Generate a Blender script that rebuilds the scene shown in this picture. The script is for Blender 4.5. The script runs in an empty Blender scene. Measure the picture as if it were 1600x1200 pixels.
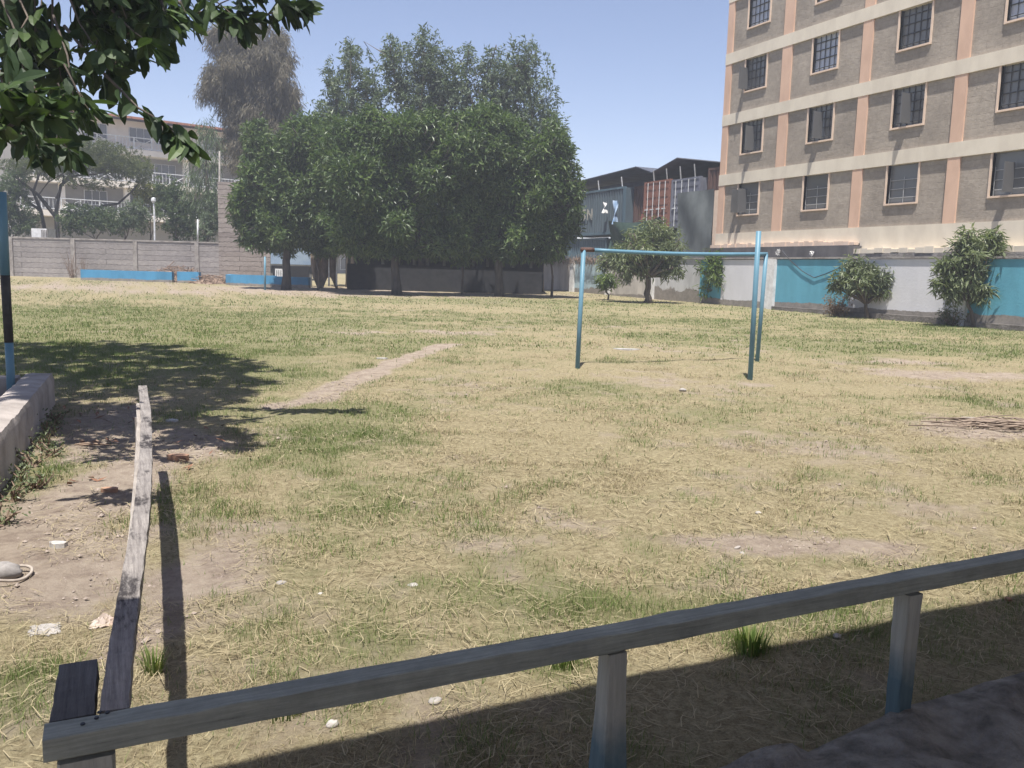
import bpy, math, random
import numpy as np
from mathutils import Matrix, Vector
random.seed(7)
rng = np.random.default_rng(7)
sc = bpy.context.scene

# ------------------------------------------------------------------ camera
H_CAM = 1.6
FPX, PITCH, ROLL, YAW = 1330.0, math.radians(7.5), math.radians(1.53), math.radians(25.4)
F0 = np.array([math.sin(YAW), math.cos(YAW), 0.0])
R0 = np.array([math.cos(YAW), -math.sin(YAW), 0.0])
FW = F0 * math.cos(PITCH) + np.array([0, 0, -math.sin(PITCH)])
U0 = np.cross(R0, FW)
RT = math.cos(ROLL) * R0 + math.sin(ROLL) * U0
UP = -math.sin(ROLL) * R0 + math.cos(ROLL) * U0
cam_d = bpy.data.cameras.new("camera")
cam = bpy.data.objects.new("camera", cam_d)
sc.collection.objects.link(cam)
cam.matrix_world = Matrix(((RT[0], UP[0], -FW[0], 0), (RT[1], UP[1], -FW[1], 0), (RT[2], UP[2], -FW[2], H_CAM), (0, 0, 0, 1)))
cam_d.sensor_fit = 'HORIZONTAL'
cam_d.sensor_width = 36.0
cam_d.lens = 36.0 * FPX / 1600.0
cam_d.clip_start = 0.05
cam_d.clip_end = 3000
sc.camera = cam

# ------------------------------------------------------------------ sky, sun, exposure
SUNV = np.array([-0.19, -0.27, 1.0]); SUNV /= np.linalg.norm(SUNV)
SUN_EL = math.asin(SUNV[2]); SUN_AZ = math.atan2(SUNV[0], SUNV[1])
world = bpy.data.worlds.new("World"); sc.world = world
world.use_nodes = True
wn = world.node_tree.nodes; wl = world.node_tree.links
bg = wn["Background"]
sky = wn.new("ShaderNodeTexSky"); sky.sky_type = 'NISHITA'; sky.sun_disc = False
sky.sun_elevation = SUN_EL; sky.sun_rotation = SUN_AZ
sky.air_density = 1.0; sky.dust_density = 1.4; sky.ozone_density = 3.0; sky.altitude = 1600
tint = wn.new('ShaderNodeMix'); tint.data_type = 'RGBA'; tint.blend_type = 'MULTIPLY'; tint.inputs[0].default_value = 1.0; tint.inputs[7].default_value = (1.17, 0.94, 0.86, 1)
wl.new(sky.outputs[0], tint.inputs[6]); wl.new(tint.outputs[2], bg.inputs[0]); bg.inputs[1].default_value = 0.093
sun_d = bpy.data.lights.new("sun", 'SUN'); sun_d.energy = 4.0; sun_d.angle = math.radians(0.55); sun_d.color = (1.0, 0.965, 0.90)
sun = bpy.data.objects.new("sun", sun_d); sc.collection.objects.link(sun)
sun.rotation_euler = Vector(SUNV).to_track_quat('Z', 'Y').to_euler()
sc.view_settings.view_transform = 'Standard'; sc.view_settings.look = 'None'
sc.view_settings.exposure = 1.15; sc.view_settings.gamma = 1.0
sc.cycles.max_bounces = 6; sc.cycles.transparent_max_bounces = 8

HAZE = 0.0022
# ------------------------------------------------------------------ geometry helpers
TILT = 0.0115
def gz(x, y):
    """height of the field: it rises gently away from the veranda"""
    return TILT * np.maximum(0.0, x * F0[0] + y * F0[1])
def site(px, py, fwd):
    """world point seen in direction (px,py) of the survey photo at forward distance fwd (m)"""
    d = FW * FPX + RT * (px - 800.0) - UP * (py - 600.0)
    return np.array([0, 0, H_CAM]) + d * (fwd / (d @ F0))
def gp(px, py, z=0.0):
    d = FW * FPX + RT * (px - 800.0) - UP * (py - 600.0)
    return np.array([0, 0, H_CAM]) + d * ((z - H_CAM) / (d[2] - TILT * (d @ F0)))
def cw(rt, fwd, z=0.0):
    p = R0 * rt + F0 * fwd
    return np.array([p[0], p[1], z])

class MB:
    """collects shapes, builds ONE mesh object"""
    def __init__(s): s.v = []; s.f = []; s.n = 0; s.attr = {}
    def add(s, verts, faces):
        verts = np.asarray(verts, float).reshape(-1, 3)
        s.v.append(verts)
        for fa in faces:
            fa = np.asarray(fa, np.int64)
            if fa.ndim == 1: fa = fa[None, :]
            s.f.append(fa + s.n)
        s.n += len(verts); return s
    def box(s, lo, hi, ax=None, org=None):
        x0, y0, z0 = lo; x1, y1, z1 = hi
        v = np.array([[x0,y0,z0],[x1,y0,z0],[x1,y1,z0],[x0,y1,z0],[x0,y0,z1],[x1,y0,z1],[x1,y1,z1],[x0,y1,z1]], float)
        if ax is not None: v = np.asarray(org) + v[:, :1] * ax[0] + v[:, 1:2] * ax[1] + v[:, 2:] * ax[2]
        return s.add(v, [[[0,3,2,1],[4,5,6,7],[0,1,5,4],[1,2,6,5],[2,3,7,6],[3,0,4,7]]])
    def tube(s, pts, rad, n=8, cap=True):
        pts = np.asarray(pts, float); rad = np.broadcast_to(np.asarray(rad, float), (len(pts),))
        t = np.gradient(pts, axis=0); t /= np.linalg.norm(t, axis=1)[:, None] + 1e-9
        ref = np.array([0.3, 0.2, 1.0]) if abs(t[0][2]) < 0.9 else np.array([1.0, 0.1, 0.0])
        rings = []
        for i in range(len(pts)):
            a = np.cross(t[i], ref); a /= np.linalg.norm(a) + 1e-9
            b = np.cross(t[i], a)
            an = np.arange(n) * 2 * math.pi / n
            rings.append(pts[i] + rad[i] * (np.cos(an)[:, None] * a + np.sin(an)[:, None] * b))
        v = np.concatenate(rings); q = []
        for i in range(len(pts) - 1):
            for k in range(n):
                k2 = (k + 1) % n
                q.append([i*n+k, i*n+k2, (i+1)*n+k2, (i+1)*n+k])
        s.add(v, [q])
        if cap:
            m = (len(pts) - 1) * n
            s.f.append(np.array([list(range(n))[::-1]]) + s.n - len(v)); s.f.append(np.array([[m + k for k in range(n)]]) + s.n - len(v))
        return s
    def prism(s, poly, axis, a, b):
        """poly: 2D points; axis 0: (y,z) extruded along x, 1: (x,z) along y, 2: (x,y) along z"""
        n = len(poly); v = []
        for c in (a, b):
            for p in poly:
                v.append((c, p[0], p[1]) if axis == 0 else (p[0], c, p[1]) if axis == 1 else (p[0], p[1], c))
        fs = [[i, (i+1) % n, n+(i+1) % n, n+i] for i in range(n)]
        return s.add(v, [fs, [list(range(n))[::-1]], [[n+i for i in range(n)]]])
    def build(s, name, mat, root=None, smooth=False, label=None):
        v = np.concatenate(s.v) if s.v else np.zeros((0, 3))
        if root is not None: v = v - np.array(root.location)
        me = bpy.data.meshes.new(name)
        me.vertices.add(len(v)); me.vertices.foreach_set("co", v.astype(np.float32).ravel())
        lt = np.concatenate([np.full(len(a), a.shape[1]) for a in s.f]); li = np.concatenate([a.ravel() for a in s.f])
        me.loops.add(len(li)); me.loops.foreach_set("vertex_index", li.astype(np.int32))
        me.polygons.add(len(lt)); ls = np.concatenate([[0], np.cumsum(lt)[:-1]])
        me.polygons.foreach_set("loop_start", ls.astype(np.int32)); me.polygons.foreach_set("loop_total", lt.astype(np.int32))
        me.polygons.foreach_set("use_smooth", np.full(len(lt), bool(smooth)))
        for k, (dom, val) in s.attr.items():
            at = me.attributes.new(k, 'FLOAT', dom); at.data.foreach_set("value", np.asarray(val, np.float32))
        me.update(calc_edges=True); me.validate()
        if mat: me.materials.append(mat)
        o = bpy.data.objects.new(name, me); sc.collection.objects.link(o)
        if root is not None: o.parent = root
        if label: o["label"] = label
        return o
def thing(name, label, cat, loc, group=None):
    o = bpy.data.objects.new(name, None); sc.collection.objects.link(o)
    o.location = tuple(float(c) for c in loc); o.empty_display_size = 0.2
    o["label"] = label; o["category"] = cat
    if group: o["group"] = group
    return o
def tag(o, label, cat, group=None, kind=None):
    o["label"] = label; o["category"] = cat
    if group: o["group"] = group
    if kind: o["kind"] = kind
    return o
def noise2(x, y, seed=0):
    xi = np.floor(x).astype(np.int64); yi = np.floor(y).astype(np.int64); xf = x - xi; yf = y - yi
    def h(a, b):
        n = (a * 374761393 + b * 668265263 + seed * 974711) & 0xFFFFFFFF
        n = ((n ^ (n >> 13)) * 1274126177) & 0xFFFFFFFF
        return ((n ^ (n >> 16)) & 0xFFFF) / 65535.0
    u = xf * xf * (3 - 2 * xf); w = yf * yf * (3 - 2 * yf)
    return (h(xi, yi) * (1-u) + h(xi+1, yi) * u) * (1-w) + (h(xi, yi+1) * (1-u) + h(xi+1, yi+1) * u) * w
def fbm(x, y, sc_=1.0, oct_=4, seed=0):
    r = 0; a = 0.5; t = 0
    for i in range(oct_):
        r = r + a * noise2(x * sc_ + 17.3 * i, y * sc_ - 9.1 * i, seed + i); t += a; a *= 0.55; sc_ *= 2.03
    return r / t

# ------------------------------------------------------------------ materials
def newmat(name):
    m = bpy.data.materials.new(name); m.use_nodes = True
    nt = m.node_tree; b = nt.nodes["Principled BSDF"]; b.inputs["Specular IOR Level"].default_value = 0.3
    return m, nt, b
def N(nt, t, **kw):
    n = nt.nodes.new(t)
    for k, v in kw.items():
        if k in n.inputs: n.inputs[k].default_value = v
        else: setattr(n, k, v)
    return n
def ramp(nt, stops, fac):
    r = nt.nodes.new("ShaderNodeValToRGB"); e = r.color_ramp.elements
    while len(e) < len(stops): e.new(0.5)
    for el, (p, c) in zip(e, stops): el.position = p; el.color = (*c, 1) if len(c) == 3 else c
    nt.links.new(fac, r.inputs[0]); return r.outputs[0]
def mixc(nt, fac, a, b, typ='MIX'):
    m = nt.nodes.new("ShaderNodeMix"); m.data_type = 'RGBA'; m.blend_type = typ
    for sck, val in ((m.inputs[0], fac), (m.inputs[6], a), (m.inputs[7], b)):
        if hasattr(val, 'is_linked'): nt.links.new(val, sck)
        elif isinstance(val, (int, float)): sck.default_value = val
        else: sck.default_value = (*val, 1)
    return m.outputs[2]
def coords(nt, scale=(1, 1, 1)):
    tc = nt.nodes.new("ShaderNodeTexCoord"); mp = nt.nodes.new("ShaderNodeMapping"); mp.inputs["Scale"].default_value = scale
    nt.links.new(tc.outputs["Object"], mp.inputs["Vector"]); return mp.outputs[0]
def noise(nt, scale, detail=6, rough=0.6, vec=None, vscale=(1, 1, 1)):
    n = nt.nodes.new("ShaderNodeTexNoise"); n.inputs["Scale"].default_value = scale; n.inputs["Detail"].default_value = detail; n.inputs["Roughness"].default_value = rough
    nt.links.new(vec if vec is not None else coords(nt, vscale), n.inputs["Vector"]); return n.outputs["Fac"]
def bump(nt, b, h, strength=0.4, dist=0.02):
    bp = nt.nodes.new("ShaderNodeBump"); bp.inputs["Strength"].default_value = strength; bp.inputs["Distance"].default_value = dist
    nt.links.new(h, bp.inputs["Height"]); nt.links.new(bp.outputs[0], b.inputs["Normal"])
def plain(name, c, c2=None, scale=6.0, rough=0.75, vscale=(1, 1, 1), bmp=0.25, bdist=0.01, metal=0.0, spec=0.3):
    m, nt, b = newmat(name)
    c2 = c2 or tuple(x * 0.72 for x in c)
    f = noise(nt, scale, vscale=vscale)
    nt.links.new(ramp(nt, [(0.36, c2), (0.62, c)], f), b.inputs["Base Color"])
    b.inputs["Roughness"].default_value = rough; b.inputs["Metallic"].default_value = metal; b.inputs["Specular IOR Level"].default_value = spec
    if bmp: bump(nt, b, noise(nt, scale * 5, vscale=vscale), bmp, bdist)
    return m
def leafmat(name, cols, rough=0.5, transl=0.25, tcol=None, spec=0.35):
    m, nt, b = newmat(name)
    g = nt.nodes.new("ShaderNodeNewGeometry")
    n = len(cols)
    col = ramp(nt, [(i / max(1, n - 1), c) for i, c in enumerate(cols)], g.outputs["Random Per Island"])
    col = mixc(nt, 1.0, col, ramp(nt, [(0.3, (0.58, 0.6, 0.6)), (0.7, (1.3, 1.28, 1.15))], noise(nt, 0.75, 4)), 'MULTIPLY')
    nt.links.new(col, b.inputs["Base Color"]); b.inputs["Roughness"].default_value = rough; b.inputs["Specular IOR Level"].default_value = spec
    tr = nt.nodes.new("ShaderNodeBsdfTranslucent"); mx = nt.nodes.new("ShaderNodeMixShader"); mx.inputs[0].default_value = transl
    nt.links.new(mixc(nt, 1.0, col, tcol or (1.3, 1.5, 0.6), 'MULTIPLY'), tr.inputs[0])
    nt.links.new(b.outputs[0], mx.inputs[1]); nt.links.new(tr.outputs[0], mx.inputs[2])
    nt.links.new(mx.outputs[0], nt.nodes["Material Output"].inputs[0]); return m
def bark(name, c, c2): return plain(name, c, c2, 7, 0.9, (1, 1, 0.25), 0.6, 0.03)
def wood(name, c, c2, dark=None, amt=(0.55, 0.7), axis=1, scale=5.0):
    """weathered timber: grain stretched along its length, dark flakes"""
    m, nt, b = newmat(name)
    vs = [22, 22, 22]; vs[axis] = 0.8
    g = noise(nt, scale, 10, 0.78, vscale=tuple(vs))
    col = ramp(nt, [(0.30, tuple(x * .35 for x in c2)), (0.37, c2), (0.66, c)], g)
    col = mixc(nt, 1.0, col, ramp(nt, [(0.3, (0.72, 0.72, 0.72)), (0.7, (1.18, 1.18, 1.15))], noise(nt, 5, 9, .75)), 'MULTIPLY')
    if dark:
        vs2 = [3, 3, 3]; vs2[axis] = 0.9
        col = mixc(nt, ramp(nt, [(amt[0], (0, 0, 0)), (amt[1], (1, 1, 1))], noise(nt, 2.6, 9, 0.72, vscale=tuple(vs2))), col, dark)
    nt.links.new(col, b.inputs["Base Color"]); b.inputs["Roughness"].default_value = 0.82
    bump(nt, b, g, 0.7, 0.006); return m
def paintwall(name, c, edge_z, stone=(0.30, 0.27, 0.24), wob=0.35, streak=0.35):
    """painted plaster, flaking to bare stone along an uneven bottom line (z in the object's own frame)"""
    m, nt, b = newmat(name)
    tc = nt.nodes.new("ShaderNodeTexCoord"); sp = nt.nodes.new("ShaderNodeSeparateXYZ"); nt.links.new(tc.outputs["Object"], sp.inputs[0])
    n1 = noise(nt, 1.3, 8, 0.68)
    a = N(nt, "ShaderNodeMath", operation='MULTIPLY_ADD'); nt.links.new(n1, a.inputs[0]); a.inputs[1].default_value = -wob * 2; nt.links.new(sp.outputs[2], a.inputs[2])
    f = ramp(nt, [(max(0.0, edge_z - wob), (1, 1, 1)), (max(0.02, edge_z - wob) + 0.02, (0, 0, 0))], a.outputs[0])
    st = ramp(nt, [(0.3, tuple(x * 0.55 for x in stone)), (0.7, stone)], noise(nt, 5, 8, 0.7))
    p = ramp(nt, [(0.3, tuple(x * (1 - streak) for x in c)), (0.62, c)], noise(nt, 1.1, 9, 0.65, vscale=(1, 1.6, 0.5)))
    nt.links.new(mixc(nt, f, p, st), b.inputs["Base Color"]); b.inputs["Roughness"].default_value = 0.85
    bump(nt, b, noise(nt, 14, 6), 0.3, 0.02); return m
def masonry(name, c, c2, mort, bw, bh, axes='yz', bmp=0.8, rough=0.9, wob_=0.5, ms=0.012):
    m, nt, b = newmat(name)
    tc = nt.nodes.new("ShaderNodeTexCoord"); sp = nt.nodes.new("ShaderNodeSeparateXYZ"); nt.links.new(tc.outputs["Object"], sp.inputs[0])
    cb = nt.nodes.new("ShaderNodeCombineXYZ"); ix = 'xyz'.index
    nz = noise(nt, 5.0, 6); sh = N(nt, "ShaderNodeMath", operation='MULTIPLY_ADD'); nt.links.new(nz, sh.inputs[0]); sh.inputs[1].default_value = bh * wob_
    nt.links.new(sp.outputs[ix(axes[1])], sh.inputs[2])
    nt.links.new(sp.outputs[ix(axes[0])], cb.inputs[0]); nt.links.new(sh.outputs[0], cb.inputs[1])
    br = nt.nodes.new("ShaderNodeTexBrick"); nt.links.new(cb.outputs[0], br.inputs["Vector"])
    br.inputs["Color1"].default_value = (*c, 1); br.inputs["Color2"].default_value = (*c2, 1); br.inputs["Mortar"].default_value = (*mort, 1)
    br.inputs["Scale"].default_value = 1.0; br.inputs["Brick Width"].default_value = bw; br.inputs["Row Height"].default_value = bh; br.inputs["Mortar Size"].default_value = ms; br.inputs["Mortar Smooth"].default_value = 0.6
    n = noise(nt, 6, 8, 0.7)
    col = mixc(nt, 1.0, br.outputs[0], ramp(nt, [(0.3, (0.8, 0.8, 0.8)), (0.7, (1.12, 1.12, 1.12))], n), 'MULTIPLY')
    col = mixc(nt, 1.0, col, ramp(nt, [(0.35, (0.82, 0.82, 0.82)), (0.65, (1.1, 1.1, 1.1))], noise(nt, 0.5, 4)), 'MULTIPLY')
    nt.links.new(col, b.inputs["Base Color"]); b.inputs["Roughness"].default_value = rough
    ad = N(nt, "ShaderNodeMath", operation='MULTIPLY_ADD'); nt.links.new(br.outputs["Fac"], ad.inputs[0]); ad.inputs[1].default_value = -0.8; nt.links.new(noise(nt, 9, 8, 0.75), ad.inputs[2])
    bump(nt, b, ad.outputs[0], bmp, 0.05); return m
def glass(name, c, rough, spec, metal=0.0):
    m, nt, b = newmat(name); b.inputs["Base Color"].default_value = (*c, 1); b.inputs["Roughness"].default_value = rough; b.inputs["Specular IOR Level"].default_value = spec; b.inputs["Metallic"].default_value = metal; return m

M = {}
M['goal_blue'] = plain('goal_blue', (0.12, 0.24, 0.315), (0.105, 0.21, 0.275), 5, 0.45, (1, 1, 0.6), 0.15)
M['rust'] = plain('rust', (0.13, 0.075, 0.06), (0.07, 0.045, 0.04), 12, 0.9)
M['rail_black'] = wood('rail_black', (0.32, 0.335, 0.30), (0.20, 0.21, 0.19), axis=0)
M['rail_black_y'] = wood('rail_black_y', (0.12, 0.115, 0.115), (0.06, 0.056, 0.058), axis=1)
M['rail_grey'] = wood('rail_grey', (0.33, 0.30, 0.28), (0.15, 0.132, 0.125), (0.035, 0.03, 0.03), (0.51, 0.59), axis=1)
M['rail_side'] = wood('rail_side', (0.42, 0.38, 0.35), (0.24, 0.21, 0.19), axis=1)
M['concrete'] = plain('concrete', (0.34, 0.31, 0.285), (0.2, 0.18, 0.165), 3.5, 0.9, bmp=0.7, bdist=0.03)
M['plaster'] = plain('plaster', (0.40, 0.355, 0.325), (0.25, 0.22, 0.2), 3.0, 0.9, bmp=0.6, bdist=0.02)
M['ledge_dark'] = plain('ledge_dark', (0.2, 0.18, 0.165), (0.11, 0.1, 0.09), 2.5, 0.95, bmp=0.9, bdist=0.05)
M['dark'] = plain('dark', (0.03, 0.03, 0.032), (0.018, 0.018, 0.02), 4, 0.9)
M['white'] = plain('white', (0.74, 0.73, 0.72), (0.55, 0.54, 0.53), 4, 0.7)
M['white_metal'] = plain('white_metal', (0.72, 0.73, 0.74), (0.5, 0.5, 0.5), 6, 0.5)

# ------------------------------------------------------------------ the field
def patch(px, py, rx, ry, a):
    c = gp(px, py); f = float(c[:2] @ F0[:2]); he = H_CAM
    return (c[0], c[1], rx * f / FPX, max(0.12, ry * f * f / (he * FPX)), a)
def patches(x, y, lst):
    r = np.zeros_like(x)
    for cx, cy, a, b, s in lst:
        dx, dy = x - cx, y - cy
        u = (dx * R0[0] + dy * R0[1]) / a; v = (dx * F0[0] + dy * F0[1]) / b
        r = r + s * np.exp(-(u * u + v * v))
    return r
GREEN = [patch(*p) for p in [(250,500,300,24,.35),(450,650,120,30,.3),(120,560,330,38,1.0),(330,525,240,26,.8),(80,500,160,22,.55),(520,690,120,32,1.0),(600,640,80,20,.7),(430,590,90,20,.7),
  (1450,545,220,12,.8),(1500,515,160,8,.5),(1540,628,90,14,.5),(900,604,70,11,.45),(640,532,110,10,.5),(1000,520,160,8,.3),(900,945,110,32,.6),(1170,1010,40,22,.9),
  (1180,960,120,30,.4),(10,1090,80,80,1.0),(600,1000,90,26,.5),(60,740,35,40,.6),(420,960,60,36,.4),(1020,700,60,16,.35),(1300,740,60,14,.3),(860,1040,60,30,.4),(490,1090,80,30,.5),(1350,960,160,30,.35),(760,470,300,5,.3),(1010,500,400,8,.3)]]
BARE = [patch(*p) for p in [(1180,690,240,36,.22),(1400,740,190,40,.28),(1000,800,260,30,.18),(400,860,90,60,.25),(120,800,80,110,1.1),(160,650,60,30,.8),(60,900,60,40,.6),(150,770,60,70,1.0),(130,870,90,60,.9),(90,930,80,40,.7),(180,690,110,24,1.0),(320,700,90,28,.7),(330,880,70,70,.55),(1180,850,170,16,.85),(1330,858,120,10,.5),(1520,672,100,14,.9),
  (1490,586,160,9,.9),(1060,596,190,14,.45),(1100,545,150,7,.4),(660,850,120,24,.4),(720,520,60,4,.6),(1400,566,90,5,.6),(200,453,420,4,.8),(300,447,200,3,.5),(520,455,200,4,.8),(760,459,260,3.5,.6),(1200,700,200,26,.2),(200,1010,50,40,.5),(560,520,60,4,.4)]]
PATH = [gp(*p)[:2] for p in [(430,637),(500,622),(560,592),(620,565),(660,550),(700,538)]]
def seg_dist(x, y, pts):
    d = np.full_like(x, 1e9)
    for a, b in zip(pts[:-1], pts[1:]):
        ab = b - a; t = np.clip(((x - a[0]) * ab[0] + (y - a[1]) * ab[1]) / (ab @ ab), 0, 1)
        d = np.minimum(d, np.hypot(x - a[0] - t * ab[0], y - a[1] - t * ab[1]))
    return d
def masks(x, y):
    f = x * F0[0] + y * F0[1]
    n1 = fbm(x, y, 0.55, 5, 3); n2 = fbm(x, y, 2.1, 4, 11); n3 = fbm(x, y, 0.16, 3, 21)
    g = patches(x, y, GREEN) + 0.09 + 0.26 * np.clip((f - 12) / 10, 0, 1) - 0.2 * np.clip((f - 34) / 6, 0, 1) + (n1 - 0.5) * 0.95 + (n2 - 0.5) * 0.9 + (fbm(x, y, 6.0, 3, 13) - 0.5) * 0.7 + (n3 - 0.5) * 0.35
    b = patches(x, y, BARE) + (n2 - 0.5) * 1.0 + (fbm(x, y, 5.0, 3, 17) - 0.5) * 0.8 + 0.10 * np.clip((9 - f) / 5, 0, 1) + (fbm(x, y, 0.9, 4, 31) - 0.5) * 0.7 - 0.12
    pd = seg_dist(x, y, PATH) + (n2 - 0.5) * 0.3
    b = np.maximum(b, 1.25 * np.clip(1.2 - pd / 0.22, 0, 1))
    b = np.clip(b, 0, 1.2); g = np.clip(g, 0, 1) * np.clip(1.1 - b, 0, 1)
    return g, np.clip(b, 0, 1)
def axis_lines(lo, hi, step, far):
    c = list(np.arange(lo, hi + 1e-6, step)); s = step; a = []
    p = hi
    while p < far: s *= 1.35; p += s; a.append(p)
    s = step; p = lo; z = []
    while p > -far: s *= 1.35; p -= s; z.append(p)
    return np.array(z[::-1] + c + a)
xs = axis_lines(-6, 18, 0.085, 200); ys = axis_lines(0, 26, 0.085, 200)
GX, GY = np.meshgrid(xs, ys); gx = GX.ravel(); gy = GY.ravel()
near = (np.abs(gx) < 60) & (gy > -5) & (gy < 70)
g_, b_ = masks(gx, gy)
gzv = gz(np.clip(gx, -80, 80), np.clip(gy, -80, 80)) + near * ((fbm(gx, gy, 1.7, 4, 41) - 0.5) * 0.05 + (fbm(gx, gy, 7.0, 2, 47) - 0.5) * 0.02 * (b_ + 0.3))
nx, ny = len(xs), len(ys)
ii = (np.arange(ny - 1)[:, None] * nx + np.arange(nx - 1)[None, :]).ravel()
gm = MB(); gm.add(np.stack([gx, gy, gzv], 1), [np.stack([ii, ii + 1, ii + 1 + nx, ii + nx], 1)])
gm.attr = {'green': ('POINT', g_), 'bare': ('POINT', b_)}
m, nt, b = newmat('field')
ag = N(nt, "ShaderNodeAttribute", attribute_name='green'); ab = N(nt, "ShaderNodeAttribute", attribute_name='bare')
straw = ramp(nt, [(0.28, (0.15, 0.112, 0.068)), (0.5, (0.285, 0.243, 0.148)), (0.72, (0.42, 0.365, 0.235))], noise(nt, 22, 10, 0.75))
grn = ramp(nt, [(0.3, (0.075, 0.082, 0.035)), (0.55, (0.165, 0.17, 0.08)), (0.75, (0.29, 0.28, 0.145))], noise(nt, 26, 10, 0.75))
soil = ramp(nt, [(0.28, (0.17, 0.128, 0.104)), (0.5, (0.295, 0.24, 0.19)), (0.75, (0.40, 0.338, 0.27))], noise(nt, 9, 12, 0.72))
ns = noise(nt, 16, 10, 0.78)
def wob(a):
    q = N(nt, "ShaderNodeMath", operation='MULTIPLY_ADD'); nt.links.new(ns, q.inputs[0]); q.inputs[1].default_value = 0.7; nt.links.new(a, q.inputs[2])
    return ramp(nt, [(0.45, (0, 0, 0)), (0.95, (1, 1, 1))], q.outputs[0])
gm_ = N(nt, 'ShaderNodeMath', operation='MULTIPLY'); nt.links.new(wob(ag.outputs["Fac"]), gm_.inputs[0]); gm_.inputs[1].default_value = .6
straw = mixc(nt, 1.0, straw, ramp(nt, [(.33, (.62, .6, .58)), (.6, (1.12, 1.12, 1.12))], noise(nt, 85, 6, .8)), 'MULTIPLY')
col = mixc(nt, gm_.outputs[0], straw, grn); col = mixc(nt, wob(ab.outputs["Fac"]), col, soil)
nt.links.new(col, b.inputs["Base Color"]); b.inputs["Roughness"].default_value = 0.95; b.inputs["Specular IOR Level"].default_value = 0.1
bump(nt, b, noise(nt, 30, 10, 0.8), 0.9, 0.03)
gr = gm.build('ground', m, smooth=True); gr["kind"] = "structure"

# grass blades: sectors of decreasing density
def blades(fa, fb, n, hh, ww, three=True):
    f = np.sqrt(rng.uniform(fa * fa, fb * fb, n)); r = f * rng.uniform(-0.76, 0.76, n)
    x = R0[0] * r + F0[0] * f; y = R0[1] * r + F0[1] * f
    g, bb = masks(x, y)
    tuft = fbm(x, y, 4.5, 3, 51)
    ok = (rng.random(n) > bb * 0.93) & (rng.random(n) < 0.2 + 1.4 * np.clip(tuft - 0.3, 0, 1) + .35 * g) & (x < 23.9)
    ok &= ~((x < -0.5) & (y < 10.2)) & ~((y < 1.8) )
    x, y, g, tuft = x[ok], y[ok], g[ok], tuft[ok]; n = len(x)
    isg = rng.random(n) < np.clip(g * 1.1, 0.02, 0.95)
    h = hh * rng.uniform(0.35, 1.25, n) * np.where(isg, 1.1, 0.85) * (0.55 + 0.9 * tuft)
    lean = np.where(isg, rng.uniform(0.1, 0.9, n), rng.uniform(0.4, 3.4, n)); az = rng.uniform(0, 2 * math.pi, n)
    w = ww * rng.uniform(0.6, 1.4, n)
    d = np.stack([np.cos(az), np.sin(az), np.zeros(n)], 1); sd = np.stack([-np.sin(az + rng.normal(0, .6, n)), np.cos(az), np.zeros(n)], 1)
    base = np.stack([x, y, gz(x, y) - 0.008], 1)
    up = np.array([0, 0, 1.0])
    if three:
        th_ = h * np.clip(1.05 - 0.3 * lean, 0.18, 1); mid = base + d * (h * lean * 0.48)[:, None] + up * (th_ * 0.58)[:, None] + sd * (h * rng.normal(0, .07, n))[:, None]
        tip = base + d * (h * lean)[:, None] + up * (h * np.clip(1.05 - 0.3 * lean, 0.18, 1))[:, None]
        v = np.stack([base - sd * w[:, None] / 2, base + sd * w[:, None] / 2, mid + sd * w[:, None] * .38, mid - sd * w[:, None] * .38, tip], 1).reshape(-1, 3)
        o = np.arange(n)[:, None] * 5
        return v, np.concatenate([o + np.array([0, 1, 2, 3])], 1), np.concatenate([o + np.array([3, 2, 4])], 1), isg
    tip = base + d * (h * lean)[:, None] + up * (h * np.clip(1.05 - 0.3 * lean, 0.18, 1))[:, None]
    v = np.stack([base - sd * w[:, None] / 2, base + sd * w[:, None] / 2, tip], 1).reshape(-1, 3)
    o = np.arange(n)[:, None] * 3
    return v, None, o + np.array([0, 1, 2]), isg
gb = MB(); tone = []
for fa, fb, n, hh, ww, th in [(1.6, 4.0, 190000, 0.05, 0.0024, True), (4.0, 8.0, 280000, 0.048, 0.0038, True), (8.0, 15, 240000, 0.048, 0.008, False), (15, 27, 200000, 0.052, 0.017, False), (27, 47, 110000, 0.06, 0.034, False)]:
    v, q, t, isg = blades(fa, fb, n, hh, ww, th)
    tn = np.where(isg, rng.uniform(0.55, 1, len(isg)), rng.uniform(0, 0.45, len(isg)))
    if q is not None: gb.add(v, [q, t]); tone += [tn, tn]
    else: gb.add(v, [t]); tone += [tn]
# long dead straws lying flat
def straws(fa, fb, n, lo, hi, w):
    f = np.sqrt(rng.uniform(fa * fa, fb * fb, n)); r = f * rng.uniform(-.72, .72, n); x = R0[0] * r + F0[0] * f; y = R0[1] * r + F0[1] * f
    k = (y > 1.9) & ~((x < -.5) & (y < 10.2)) & (fbm(x, y, 1.4, 3, 91) > .42); x, y = x[k], y[k]; n = len(x); a = rng.uniform(0, 2 * math.pi, n); L_ = rng.uniform(lo, hi, n)
    d = np.stack([np.cos(a), np.sin(a), rng.normal(0, .08, n)], 1); s_ = np.stack([-np.sin(a), np.cos(a), np.zeros(n)], 1) * w; p = np.stack([x, y, gz(x, y) + rng.uniform(.012, .04, n)], 1)
    bend = s_ / w * (rng.normal(0, .18, n) * L_)[:, None]
    v = np.stack([p - s_ * .5, p + s_ * .5, p + d * (L_ * .5)[:, None] + bend + s_ * .5, p + d * (L_ * .5)[:, None] + bend - s_ * .5, p + d * L_[:, None]], 1).reshape(-1, 3); o = np.arange(n)[:, None] * 5
    gb.add(v, [o + np.array([0, 1, 2, 3]), o + np.array([3, 2, 4])]); t_ = rng.uniform(.18, .34, n); tone.extend([t_, t_])
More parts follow.
